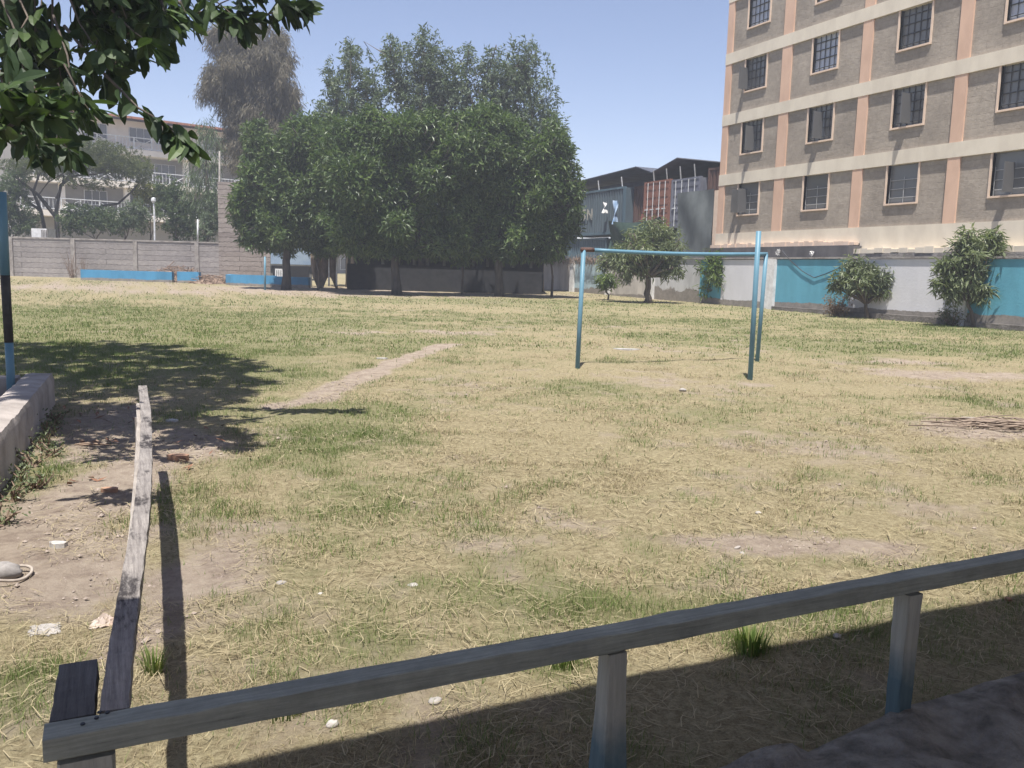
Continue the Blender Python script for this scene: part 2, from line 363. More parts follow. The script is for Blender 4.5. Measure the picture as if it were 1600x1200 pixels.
straws(1.7, 5.0, 5200, .04, .16, .0032); straws(5.0, 11.0, 6000, .06, .2, .006)
gb.attr = {'tone': ('FACE', np.concatenate(tone))}
m, nt, b = newmat('grass')
at = N(nt, "ShaderNodeAttribute", attribute_name='tone')
col = ramp(nt, [(0.0, (0.22, 0.17, 0.105)), (0.25, (0.43, 0.365, 0.235)), (0.47, (0.33, 0.28, 0.15)), (0.55, (0.20, 0.225, 0.085)), (0.8, (0.105, 0.15, 0.045)), (1.0, (0.15, 0.205, 0.06))], at.outputs["Fac"])
nt.links.new(col, b.inputs["Base Color"]); b.inputs["Roughness"].default_value = 0.7; b.inputs["Specular IOR Level"].default_value = 0.2
tr = nt.nodes.new("ShaderNodeBsdfTranslucent"); nt.links.new(col, tr.inputs[0]); mx = nt.nodes.new("ShaderNodeMixShader"); mx.inputs[0].default_value = 0.3
nt.links.new(b.outputs[0], mx.inputs[1]); nt.links.new(tr.outputs[0], mx.inputs[2]); nt.links.new(mx.outputs[0], nt.nodes["Material Output"].inputs[0])
tag(gb.build('grass', m), 'short mown grass, part straw dry and part green, over the field', 'grass', kind='stuff')

# crumbs of earth and grit on the bare places
cm = MB(); n = 16000; f = np.sqrt(rng.uniform(1.6 ** 2, 11 ** 2, n)); r = f * rng.uniform(-.72, .72, n); x = R0[0] * r + F0[0] * f; y = R0[1] * r + F0[1] * f
gg, bb = masks(x, y); k = (bb > .25 + .5 * rng.random(n)) & (y > 1.9) & ~((x < -.5) & (y < 10.2)); x, y = x[k], y[k]; n = len(x)
sz = .0035 + .013 * rng.random(n) ** 4 + .0006 * f[k]; oc = np.array([[1, 0, 0], [0, 1, 0], [-1, 0, 0], [0, -1, 0], [0, 0, .8], [0, 0, -.6]], float)
v = np.stack([x, y, gz(x, y) + sz * .3], 1)[:, None, :] + oc[None] * sz[:, None, None] * rng.uniform(.5, 1.3, (n, 6, 1)); o = np.arange(n)[:, None] * 6
cm.add(v.reshape(-1, 3), [np.concatenate([o + np.array(t) for t in ([0, 1, 4], [1, 2, 4], [2, 3, 4], [3, 0, 4], [1, 0, 5], [2, 1, 5], [3, 2, 5], [0, 3, 5])])])
tag(cm.build('soil_crumbs', plain('crumbs', (.36, .30, .255), (.2, .16, .135), 25, .95)), 'small crumbs of dry earth on the bare ground', 'soil', kind='stuff')

# ------------------------------------------------------------------ apartment block on the right
BX = 25.0
M['stone_infill'] = masonry('stone_infill', (0.335, 0.288, 0.24), (0.315, 0.27, 0.225), (0.29, 0.248, 0.206), 1.1, 0.2, bmp=0.55, wob_=0.9, ms=.008)
M['cream'] = plain('cream', (0.66, 0.59, 0.485), (0.57, 0.505, 0.415), 1.6, 0.85, (1, 1, 0.5), 0.15)
M['pink'] = plain('pink', (0.62, 0.42, 0.31), (0.54, 0.36, 0.265), 1.6, 0.85, (1, 1, 0.5), 0.15)
M['jamb'] = plain('jamb', (0.68, 0.53, 0.42), (0.6, 0.46, 0.36), 3, 0.8, bmp=0.1)
M['pane_sky_tint'] = glass('pane_sky_tint', (0.36, 0.39, 0.46), 0.25, 0.8)  # pale blue stands for sky reflected in the upper panes, painted into the colour
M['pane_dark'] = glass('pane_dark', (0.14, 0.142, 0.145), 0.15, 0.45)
M['sash'] = glass('sash', (0.11, 0.108, 0.108), 0.3, 0.5)
M['iron'] = plain('iron', (0.05, 0.055, 0.065), (0.03, 0.03, 0.035), 9, 0.6, bmp=0)
M['iron_pale'] = plain('iron_pale', (0.42, 0.42, 0.42), (0.3, 0.3, 0.3), 9, 0.6, bmp=0)
bld = thing('apartment_building', 'tall grey stone apartment block with cream bands and pink columns', 'apartment block', (28, 20, 0.4))
Y0B, Y1B = 3.0, 31.5
BANDS = [(5.67, 6.15), (8.27, 8.74), (10.89, 11.36), (13.5, 13.97), (16.1, 16.7)]
COLS = [(31.12, 31.5), (27.42, 27.95), (23.38, 23.83), (19.40, 19.85), (15.36, 15.83), (11.34, 11.8), (7.32, 7.78), (3.3, 3.76)]
WINY = [(28.9, 30.2), (25.02, 26.3), (20.98, 22.26), (17.0, 18.28), (12.98, 14.26), (8.95, 10.25), (4.95, 6.25)]
zrows = [(3.56, 5.67)] + [(BANDS[i][1], BANDS[i + 1][0]) for i in range(4)]
wl_ = MB()
for (za, zb) in zrows:
    for i in range(len(COLS) - 1):
        ya, yb = COLS[i + 1][1], COLS[i][0]; wa, wb = WINY[i]
        wl_.box((BX + .07, ya, za), (BX + .3, wa, zb)); wl_.box((BX + .07, wb, za), (BX + .3, yb, zb)); wl_.box((BX + .07, wa, za), (BX + .3, wb, zb - 1.33))
wl_.build('wall', M['stone_infill'], bld)
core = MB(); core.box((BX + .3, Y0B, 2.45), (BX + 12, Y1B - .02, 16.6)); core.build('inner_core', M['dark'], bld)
ge = MB(); ge.box((BX + .32, Y1B - .02, 2.45), (BX + 12, Y1B + .1, 16.6)); ge.build('gable_wall', M['stone_infill'], bld)
for za, zb in BANDS:
    mb = MB(); mb.box((BX - .015, Y0B, za), (BX + .3, Y1B + .015, zb)); mb.build('floor_band', M['cream'], bld)
for ya, yb in COLS:
    mb = MB()
    for za, zb in zrows: mb.box((BX, ya, za), (BX + .3, yb, zb))
    mb.build('column', M['pink'], bld)
mb = MB(); mb.box((BX - .02, 23.2, 2.98), (BX + .3, Y1B + .02, 3.56)); mb.box((BX - .02, Y0B, 2.72), (BX + .3, 23.2, 3.555)); mb.build('base_band', M['cream'], bld)
mb = MB(); mb.box((BX + .0, 31.52, 2.95), (BX + .35, 31.78, 5.5)); mb.build('corner_pilaster', M['jamb'], bld)
# ragged plaster lip under the base band
def lip(y0, y1, z, n, xo, seed):
    mb = MB(); yy = np.linspace(y0, y1, n); ra = np.random.default_rng(seed)
    for a, b2 in zip(yy[:-1], yy[1:]):
        o = ra.uniform(0, .07); d = ra.uniform(-.02, .025)
        mb.box((BX - xo - o, a, z - .06 + d), (BX - .02, b2 + .0, z + .05 + ra.uniform(0, .1)))
    return mb
lip(23.25, 31.6, 2.95, 34, .22, 1).build('plaster_ledge', M['jamb'], bld)
lip(Y0B, 23.2, 2.66, 60, .34, 2).build('plaster_ledge', M['cream'], bld)
M['fascia_grey'] = plain('fascia_grey', (0.12, 0.115, 0.12), (0.07, 0.068, 0.072), 2.0, 0.9, (1, 1, 0.5))
mb = MB(); mb.box((24.32, 23.1, 2.42), (BX + .29, 31.4, 2.885)); mb.build('under_beam', M['fascia_grey'], bld)
mb = MB(); mb.box((24.62, Y0B, 2.36), (BX + .29, 23.1, 2.6)); mb.build('under_beam', M['concrete'], bld)
# windows: surround with deep reveal > pane, grille, open sash
def window(ya, yb, zt, row, bay):
    zb = zt - 1.33
    f = MB()
    f.box((BX + .02, ya - .06, zb - .06), (BX + .28, ya, zt)); f.box((BX + .02, yb, zb - .06), (BX + .28, yb + .06, zt)); f.box((BX + .0, ya, zb - .06), (BX + .28, yb, zb))
    w = f.build('window', M['jamb'], bld)
    def sub(nm, mb, mat):
        o = mb.build(nm, mat, None); me = o.data
        v = np.empty(len(me.vertices) * 3, np.float32); me.vertices.foreach_get("co", v); v = v.reshape(-1, 3) - np.array(bld.location, np.float32); me.vertices.foreach_set("co", v.ravel())
        o.parent = w; return o
    p = MB(); p.box((BX + .2, ya, zb), (BX + .215, yb, zt)); sub('pane', p, M['pane_sky_tint'] if row >= 2 + (bay % 2 == 0) else M['pane_dark'])
    g = MB(); nv = 5
    if row >= 1:
        for i in range(nv + 1):
            y = ya + .02 + (yb - ya - .04) * i / nv; t = .02 if i in (0, 2, 3, nv) else .011
            g.box((BX + .155, y - t / 2, zb), (BX + .185, y + t / 2, zt))
        for z in (zb + .16, zb + .5, zb + .83, zb + 1.12): g.box((BX + .15, ya, z - .012), (BX + .19, yb, z + .012))
        sub('grille', g, M['iron'])
    else:
        for z in (zb + .2, zb + .5, zb + .8): g.box((BX + .15, ya + .04, z - .011), (BX + .17, yb - .04, z + .011))
        for y in (ya + .05, (ya + yb) / 2, yb - .05): g.box((BX + .15, y - .009, zb + .02), (BX + .165, y + .009, zb + .9))
        sub('grille', g, M['iron_pale'])
    for (r, c, y, zz) in [(0, 0, ya + .86, 1.0), (0, 0, yb - .02, 1.0), (1, 0, ya + .62, 1.0), (1, 1, ya + .62, 1.0), (1, 2, ya + .62, 1.0), (2, 0, yb - .05, .9), (0, 3, ya + .6, .9)]:
        if (r, c) == (row, bay):
            s = MB(); s.box((BX - .33, y - .015, zb + .08), (BX + .14, y + .015, zb + .08 + zz)); sub('open_sash', s, M['sash'])
for row, (za, zb) in enumerate(zrows):
    for bay, (ya, yb) in enumerate(WINY): window(ya, yb, zb, row, bay)

# ------------------------------------------------------------------ painted boundary wall on the right
bw = thing('boundary_wall', 'long field wall painted in blue and white panels, foot flaking to stone', 'wall', (24.1, 27, 0.4))
M['wall_blue'] = paintwall('wall_blue', (0.115, 0.345, 0.45), 0.30, wob=.13, streak=.2)
M['wall_white'] = paintwall('wall_white', (0.62, 0.61, 0.63), 0.26, wob=.13, streak=.1)
M['wall_pale'] = paintwall('wall_pale', (0.42, 0.54, 0.60), 0.4, wob=.4)
M['wall_grey'] = paintwall('wall_grey', (0.56, 0.56, 0.57), 0.5, wob=.6)
M['wall_beige'] = paintwall('wall_beige', (0.52, 0.47, 0.42), 0.15, wob=.2, streak=.4)
M['wall_beige2'] = paintwall('wall_beige2', (0.56, 0.52, 0.48), 0.15, wob=.2, streak=.45)
for ya, yb, k in [(3, 12, 'white'), (12.45, 17.87, 'blue'), (18.35, 22.6, 'white'), (22.6, 26.35, 'blue'), (26.95, 29.7, 'white'), (29.7, 31.2, 'blue'), (31.2, 34.7, 'grey'), (35.2, 38.8, 'beige2'), (39.1, 42.6, 'pale'), (43.0, 49.0, 'beige')]:
    mb = MB(); mb.box((24.0, ya, -.2), (24.22, yb, 2.36)); mb.build('panel', M['wall_' + k], bw)
for ya, yb in [(12, 12.45), (17.87, 18.35), (26.35, 26.95), (34.7, 35.2), (38.8, 39.1), (42.6, 43.0)]:
    mb = MB(); mb.box((23.87, ya, -.2), (24.24, yb, 2.38)); mb.build('pillar', M['white'], bw)
mb = MB(); mb.box((23.95, 3, 2.385), (24.26, 49, 2.45)); mb.build('coping', M['concrete'], bw)
mb = MB(); mb.box((23.8, 3, -.2), (23.998, 17.8, .45)); mb.box((23.8, 18.4, -.2), (23.998, 26.3, .52)); mb.build('footing', M['ledge_dark'], bw)

def on_wall(px, py, X):
    d = FW * FPX + RT * (px - 800.0) - UP * (py - 600.0); return np.array([0, 0, H_CAM]) + d * (X / d[0])
cb = MB(); cb.tube([on_wall(a, b2, 23.96) for a, b2 in ((1222, 392), (1236, 408), (1254, 424), (1272, 434), (1290, 428), (1308, 420), (1330, 414))], .016, 6)
tag(cb.build('cable', M['iron']), 'dark slack cable drooping across the blue wall panel right of the goal', 'cable')
for px, py, lab, sd_ in ((1216, 394, 'white tattered rag caught under the ledge above the white pillar', 1), (1268, 396, 'small white rag caught under the ledge above the slack cable', 2)):
    ra = np.random.default_rng(sd_); c = on_wall(px, py, 24.2); mb = MB(); a = 9; S, T = np.meshgrid(np.linspace(-1, 1, a), np.linspace(-1, 1, a)); sz = .12 if sd_ == 1 else .08
    v = np.stack([c[0] + ra.normal(0, .04, S.shape), c[1] + S * sz * (1 - .5 * np.abs(T)) + ra.normal(0, .02, S.shape), c[2] + T * sz + ra.normal(0, .02, S.shape)], -1).reshape(-1, 3)
    idx = (np.arange(a - 1)[:, None] * a + np.arange(a - 1)).ravel(); q = np.stack([idx, idx + 1, idx + 1 + a, idx + a], 1); mb.add(v, [q]); mb.add(v + np.array([.006, 0, 0]), [q[:, ::-1]])
    tag(mb.build('rag', M['white']), lab, 'rag')

# ------------------------------------------------------------------ containers and their roof behind the wall
def corrug(mb, y0, y1, z0, z1, x, pitch=.28, d=.045):
    """trapezoid corrugated sheet facing -x"""
    pts = []; y = y0
    while y < y1 - 1e-6:
        for dy, dx in ((0, 0), (.36, 0), (.5, d), (.86, d)):
            if y + dy * pitch < y1: pts.append((y + dy * pitch, x + dx))
        y += pitch
    pts.append((y1, x)); n = len(pts)
    v = [(p[1], p[0], z0) for p in pts] + [(p[1], p[0], z1) for p in pts]
    mb.add(v, [[[i, i + 1, n + i + 1, n + i] for i in range(n - 1)]]); return mb
def container(label, y0, y1, z0, z1, x0, x1, mat, frame, doors=False, bars=None):
    t = thing('shipping_container', label, 'container', (x0, (y0 + y1) / 2, z0), 'stacked shipping containers')
    b_ = MB(); b_.box((x0 + .08, y0 + .06, z0 + .05), (x1, y1 - .06, z1 - .05))
    if not doors: corrug(b_, y0 + .1, y1 - .1, z0 + .14, z1 - .1, x0 + .03)
    b_.build('body', mat, t)
    f = MB()
    for y in (y0, y1 - .13): f.box((x0, y, z0), (x0 + .15, y + .13, z1))
    f.box((x0 + .005, y0 + .13, z1 - .12), (x0 + .15, y1 - .13, z1 - .005)); f.box((x0 + .005, y0 + .13, z0 + .005), (x0 + .15, y1 - .13, z0 + .15)); f.build('corner_frame', frame, t)
    if doors:
        ym = (y0 + y1) / 2
        for (a, b2) in ((y0 + .14, ym - .01), (ym + .01, y1 - .14)):
            d = MB(); d.box((x0 + .03, a, z0 + .16), (x0 + .078, b2, z1 - .13))
            for k in range(5): zc = z0 + .4 + k * (z1 - z0 - .6) / 4.6; d.box((x0 + .012, a + .06, zc), (x0 + .03, b2 - .06, zc + .22))
            o = d.build('door', mat, t)
            for yy in (a + .28, b2 - .28):
                lb = MB(); lb.tube([(x0 - .02, yy, z0 + .1), (x0 - .02, yy, z1 - .08)], .022, 6); lb.box((x0 - .03, yy - .05, z0 + 1.0), (x0 + .01, yy + .25, z0 + 1.06))
                lo = lb.build('lock_bar', bars, t)
    return t
M['teal'] = plain('teal', (0.095, 0.128, 0.15), (0.07, 0.095, 0.113), 2, 0.6, (1, 1, .3), 0.1)
M['teal_dark'] = plain('teal_dark', (0.10, 0.16, 0.20), (0.07, 0.11, 0.14), 2, 0.6, (1, 1, .3), 0.1)
M['orange'] = plain('orange', (0.27, 0.125, 0.09), (0.19, 0.085, 0.06), 3, 0.7, (1, 1, .4), 0.1)
M['bluegrey'] = plain('bluegrey', (0.19, 0.195, 0.235), (0.125, 0.13, 0.165), 3, 0.7, (1, 1, .4), 0.1)
M['brown'] = plain('brown', (0.13, 0.075, 0.06), (0.09, 0.05, 0.042), 3, 0.8, (1, 1, .4), 0.1)
ct = container('upper teal corrugated container with white lettering and ring', 42.5, 50.2, 3.95, 6.66, 27.0, 29.44, M['teal'], M['teal_dark'])
container('lower dark teal container under the lettered one', 44.4, 52, 1.2, 3.8, 27.1, 29.5, M['teal_dark'], M['teal_dark'])
container('rust orange container with white door lock bars', 38.05, 40.5, 4.15, 6.7, 27.0, 33, M['orange'], M['orange'], True, M['white_metal'])
container('grey blue container beside the rust orange one', 35.5, 37.95, 4.1, 6.62, 27.0, 33, M['bluegrey'], M['bluegrey'], True, M['white_metal'])
container('dark brown container with a small red panel', 40.6, 42.4, 3.9, 6.65, 27.6, 33, M['brown'], M['brown'])
container('brown container under the roof beside the apartment block', 33.6, 35.3, 5.0, 7.0, 27.3, 33, M['brown'], M['brown'])
container('dark lower container hidden behind the mango tree', 38, 44.2, 1.2, 3.9, 27.4, 33, M['teal_dark'], M['teal_dark'])
rp = MB(); rp.box((27.54, 41.05, 4.55), (27.62, 41.5, 5.05)); o = rp.build('red_panel', plain('red_panel', (0.42, 0.12, 0.11), None, 4, 0.7)); tag(o, 'small red square panel on the dark brown container', 'panel')
# white lettering as real thin plates on the corrugations; read left to right = falling y
def letters(txt, y, z, h, w, gap, mat, root, x):
    G = {'I': ['1','1','1','1','1','1','1'], 'G': ['01110','10001','10000','10111','10001','10001','01110'], 'S': ['01111','10000','10000','01110','00001','00001','11110'], 'N': ['10001','11001','11001','10101','10011','10011','10001'], 'C': ['01110','10001','10000','10000','10000','10001','01110'], 'M': ['10001','11011','10101','10101','10001','10001','10001']}
    for c in txt:
        mb = MB(); rows = G[c]; n = len(rows[0]); cw_ = w / 5
        for r, s in enumerate(rows):
            for k, q in enumerate(s):
                if q == '1': mb.box((x, y - (k + 1) * cw_ * 1.02, z + h - (r + 1) * h / 7 * 1.01), (x + .03, y - k * cw_, z + h - r * h / 7))
        y -= n * cw_ + gap
        mb.build('letter', mat, root)
letters('IIGSN', 48.95, 4.9, .68, .62, .2, plain('letter_white', (.50, .46, .39), (.17, .19, .19), 2.6, .8), ct, 26.985)
rg = MB()
for a0, a1 in ((105, 170), (200, 300)):
    an = np.radians(np.linspace(a0, a1, 14)); rg.tube(np.stack([np.full(14, 26.99), 48.0 - 1.35 * np.cos(an), 5.2 + 1.05 * np.sin(an)], 1), .05, 6)
rg.build('ring_emblem', M['white'], ct)
# tin roofs
M['tin_dark'] = plain('tin_dark', (0.085, 0.095, 0.12), (0.055, 0.06, 0.08), 1.5, 0.8, (1, 1, 1), 0.1)
M['tin'] = plain('tin', (0.22, 0.22, 0.24), (0.14, 0.14, 0.155), 2.5, 0.6, (1, 1, 1), 0.1)
rf = thing('tin_roof_shelter', 'dark twin gabled tin roof on thin posts over the containers', 'roof', (29, 42, 7.0))
def roofsheet(a, b, x0, x1, t=.05): 
    mb = MB(); mb.prism([a, b, (b[0], b[1] + t), (a[0], a[1] + t)], 0, x0, x1); return mb
roofsheet((52.5, 7.22), (41.8, 7.66), 27.25, 36).build('roof_sheet', M['tin_dark'], rf)
roofsheet((41.8, 7.66), (40.2, 7.2), 27.25, 36).build('roof_sheet', M['tin_dark'], rf)
roofsheet((40.2, 7.2), (37.9, 7.74), 27.25, 36).build('roof_sheet', M['tin_dark'], rf)
roofsheet((37.9, 7.74), (33.2, 6.98), 27.25, 36).build('roof_sheet', M['tin'], rf)
mb = MB(); mb.box((33.2, 33.2, 3), (33.3, 52.5, 7.15)); mb.build('back_wall', M['tin_dark'], rf)  # this and the next wall: dark sheets added for the darkness under the roof
mb = MB(); mb.box((29.0, 42.6, 6.6), (29.1, 52.4, 7.2)); mb.build('back_wall', M['tin_dark'], rf)
for y in (48.2, 45.4, 42.8, 39.6, 38.4, 37.2, 36.0):
    mb = MB(); zt = 7.2 if y > 42 else 7.25; mb.tube([(27.05, y, 6.6), (26.95, y, zt)], .035, 6); mb.build('post', M['white_metal'] if y > 42 else M['iron_pale'], rf)
# grey sheet screen and green net
M['tarp'] = plain('tarp', (0.16, 0.175, 0.175), (0.10, 0.113, 0.115), 1.2, 0.8, (1, 1, .6), 0.3)
def cloth(name, label, cat, y0, y1, ztop, zbot, x, mat, n=26, amp=.12, sag=.3, seed=0):
    ra = np.random.default_rng(seed); mb = MB(); a, k = 26, 18
    S, T = np.meshgrid(np.linspace(0, 1, a), np.linspace(0, 1, k)); ph = ra.uniform(0, 6)
    Y = y0 + (y1 - y0) * S; zt = ztop - sag * 4 * S * (1 - S); Z = zt + (zbot - zt) * T
    X = x + amp * (np.sin(S * n + ph + 2 * T) * (0.3 + T)) + amp * np.sin(T * 7 + S * 5)
    v = np.stack([X, Y, Z], -1).reshape(-1, 3); idx = (np.arange(k - 1)[:, None] * a + np.arange(a - 1)).ravel()
    mb.add(v, [np.stack([idx, idx + 1, idx + 1 + a, idx + a], 1)])
    mb.add(v + np.array([.012, 0, 0]), [np.stack([idx + a, idx + 1 + a, idx + 1, idx], 1)])
    return tag(mb.build(name, mat, smooth=True), label, cat)
cloth('sheet_screen', 'tall grey sheeting screen between containers and apartment block', 'screen', 34.0, 36.9, 5.85, 2.2, 26.7, M['tarp'], 9, .05, .0, 4)
cloth('shade_net', 'dark green shade net sagging below the brown container', 'net', 38.4, 43.6, 4.75, 2.2, 26.75, plain('net', (0.05, 0.085, 0.07), (0.03, 0.055, 0.045), 3, .9), 16, .10, .22, 5)
cloth('hanging_cloth', 'pale blue and white cloth hanging beside the teal container', 'cloth', 42.8, 43.2, 5.9, 4.5, 26.75, plain('cloth_blue', (0.42, 0.52, 0.66), (0.15, 0.25, 0.4), 2.2, .9), 9, .08, .05, 6)
cloth('torn_sheet', 'small torn white sheet hanging on the teal container', 'cloth', 44.1, 44.35, 5.9, 5.2, 26.8, M['white'], 7, .08, .1, 7)

# ------------------------------------------------------------------ trees
def unit(a): return a / (np.linalg.norm(a, axis=-1, keepdims=True) + 1e-9)
def leaves(mb, pos, d, L, W, broad=False, upb=0.7):
    n = len(pos); d = unit(d)
    up = unit(np.array([0, 0, 1.0]) * upb + rng.normal(0, .55, (n, 3)))
    s = unit(np.cross(d, up)); u = np.cross(s, d)
    L = np.broadcast_to(L, (n,))[:, None]; W = np.broadcast_to(W, (n,))[:, None]
    if not broad:
        mid = pos + d * L * .45
        v = np.stack([pos, mid + s * W * .5 + u * W * .15, pos + d * L - u * L * .12, mid - s * W * .5 + u * W * .15], 1).reshape(-1, 3)
        mb.add(v, [np.arange(n)[:, None] * 4 + np.array([0, 1, 2, 3])]); return
    def P(t, w, k): return pos + d * L * t - u * L * (.22 * t * t) + s * W * w + u * W * k
    v = np.stack([P(0, 0, 0), P(.22, .36, .1), P(.22, 0, 0), P(.22, -.36, .1), P(.55, .5, .12), P(.55, 0, 0), P(.55, -.5, .12), P(.82, .3, .08), P(.82, 0, 0), P(.82, -.3, .08), P(1.0, 0, 0)], 1).reshape(-1, 3)
    o = np.arange(n)[:, None] * 11
    mb.add(v, [np.concatenate([o + np.array(t) for t in ([0, 1, 2], [0, 2, 3], [7, 10, 8], [8, 10, 9])]), np.concatenate([o + np.array(q) for q in ([1, 4, 5, 2], [2, 5, 6, 3], [4, 7, 8, 5], [5, 8, 9, 6])])])
def blob_points(c, r, n, inner=.55, gap=.42, seed=0):
    """points in an uneven ellipsoid shell, with holes"""
    d = unit(rng.normal(0, 1, (n * 2, 3))); rad = inner + (1 - inner) * rng.random(n * 2) ** .6
    lump = fbm(d[:, 0] * 2 + d[:, 2] * 1.7 + seed * 3.1, d[:, 1] * 2 - d[:, 2] * 1.3 + seed, 1.6, 3, 61)
    rad = rad * (.72 + .56 * lump)
    p = c + d * rad[:, None] * r
    hole = fbm(p[:, 0] * 1.1 + p[:, 2] * .9 + seed, p[:, 1] * 1.1 - p[:, 2] * .8, 1.1, 2, 71)
    k = hole > gap - .08
    return p[k][:n], d[k][:n]
def crown(blobs, nleaf, L, W, droop, spread=.75, broad=False, inner=.5, gap=.42):
    """blobs: (centre, radii, twigs); each twig carries a rosette of leaves"""
    mb = MB(); tips = []
    for i, (c, r, n) in enumerate(blobs):
        p, d = blob_points(np.asarray(c), np.asarray(r), n, inner, gap, i)
        tips.append((c, p))
        pp = np.repeat(p, nleaf, 0); dd = np.repeat(d, nleaf, 0); m_ = len(pp)
        dr = unit(dd * .5 + rng.normal(0, spread, (m_, 3))) + np.array([0, 0, -droop])
        leaves(mb, pp + rng.normal(0, .35 * L, (m_, 3)), dr, L * rng.uniform(.6, 1.25, m_), W * rng.uniform(.7, 1.25, m_), broad)
    return mb, tips
def limbs(base, fork, tr, blobs, tips, per=7, wig=.12):
    mb = MB(); base = np.asarray(base); fork = np.asarray(fork)
    t = np.linspace(0, 1, 6)[:, None]; path = base + (fork - base) * t + rng.normal(0, wig * .4, (6, 3)) * np.minimum(t, 1 - t) * 2
    mb.tube(path, tr * np.linspace(1.25, .8, 6) * np.array([1.25, 1, 1, 1, 1, 1]), 9)
    for (c, r, n), (cc, p) in zip(blobs, tips):
        c = np.asarray(c); L_ = np.linalg.norm(c - fork); t = np.linspace(0, 1, 6)[:, None]
        path = fork + (c - fork) * t + rng.normal(0, wig * L_ * .18, (6, 3)) * np.sin(t * math.pi)
        mb.tube(path, tr * np.linspace(.62, .22, 6), 6)
        for q in (p[rng.integers(0, len(p), per)] if len(p) else []):
            s_ = path[rng.integers(2, 6)]; mb.tube([s_, (s_ + q) / 2 + rng.normal(0, .08 * L_, 3), q], [tr * .2, tr * .12, tr * .03], 5, False)
    return mb
def tree(name, label, cat, base, fork, tr, blobs, leaf, nleaf, L, W, droop, bk, group=None, spread=.75, broad=False, inner=.5, gap=.42, extra_forks=None, per=7):
    t = thing(name, label, cat, base, group)
    mb, tips = crown(blobs, nleaf, L, W, droop, spread, broad, inner, gap)
    lm = limbs(base, fork, tr, blobs, tips, per)
    lm.build('trunk', bk, t, True)
    mb.build('crown', leaf, t)
    return t
def px_blobs(fwd, lst, depth=1.0):
    """(px,py,rx,ry,twigs[,dfwd]) -> blobs at real distance"""
    out = []
    for q in lst:
        f = fwd + (q[5] if len(q) > 5 else 0); k = f / FPX
        out.append((site(q[0], q[1], f), (q[2] * k, max(q[2], q[3]) * .85 * k * depth, q[3] * k), q[4]))
    return out
def ragged(bl, m_, share=.09, lo=.22, hi=.42, reach=.92):
    """adds m_ small clumps over the surface of every blob, so that the outline breaks up"""
    out = []
    for c, r, n in bl:
        out.append((c, tuple(np.array(r) * .88), int(n * .8))); r = np.array(r)
        for d in unit(rng.normal(0, 1, (m_, 3)) * [1, 1, .8] + [0, 0, .35]):
            out.append((c + d * r * reach * rng.uniform(.85, 1.12), tuple(r * rng.uniform(lo, hi)), max(6, int(n * share))))
    return out
M['bark'] = bark('bark', (0.16, 0.13, 0.105), (0.07, 0.058, 0.05))
M['bark_dark'] = bark('bark_dark', (0.085, 0.075, 0.065), (0.04, 0.036, 0.034))
M['leaf_deep'] = leafmat('leaf_deep', [(0.042, 0.07, 0.027), (0.064, 0.104, 0.038), (0.098, 0.145, 0.055), (0.165, 0.205, 0.10)], .4, .27)
M['leaf_deep2'] = leafmat('leaf_deep2', [(0.03, 0.052, 0.024), (0.05, 0.08, 0.036), (0.08, 0.12, 0.05), (0.12, 0.165, 0.065)], .45, .22)
M['leaf_grey'] = leafmat('leaf_grey', [(0.065, 0.095, 0.06), (0.10, 0.135, 0.088), (0.14, 0.175, 0.12), (0.185, 0.215, 0.16)], .5, .25)
M['leaf_mango'] = leafmat('leaf_mango', [(0.09, 0.115, 0.065), (0.135, 0.165, 0.09), (0.185, 0.215, 0.125), (0.24, 0.265, 0.165)], .4, .25)
M['leaf_young'] = leafmat('leaf_young', [(0.07, 0.11, 0.03), (0.12, 0.175, 0.05), (0.19, 0.25, 0.075)], .45, .3)
M['needle'] = leafmat('needle', [(0.075, 0.068, 0.05), (0.11, 0.10, 0.075), (0.15, 0.135, 0.10), (0.17, 0.14, 0.11)], .7, .3, (1.2, 1.2, .8))
M['leaf_acacia'] = leafmat('leaf_acacia', [(0.07, 0.085, 0.04), (0.10, 0.12, 0.055), (0.14, 0.15, 0.075)], .6, .3)
M['leaf_shrub'] = leafmat('leaf_shrub', [(0.05, 0.075, 0.035), (0.075, 0.11, 0.05), (0.11, 0.15, 0.07)], .6, .25)
M['leaf_olive'] = leafmat('leaf_olive', [(0.10, 0.11, 0.03), (0.15, 0.16, 0.045), (0.2, 0.19, 0.06)], .6, .3)
M['leaf_near'] = leafmat('leaf_near', [(0.022, 0.038, 0.018), (0.035, 0.06, 0.025), (0.05, 0.08, 0.032), (0.075, 0.115, 0.04)], .48, .22, spec=.22)
M['twig_dry'] = plain('twig_dry', (0.26, 0.19, 0.14), (0.15, 0.10, 0.075), 9, .9)

def ground_at(rt, fwd): p = cw(rt, fwd); p[2] = gz(p[0], p[1]); return p
def base_at(px, py, fwd):
    p = site(px, py, fwd); p[2] = gz(p[0], p[1]) - .05; return p
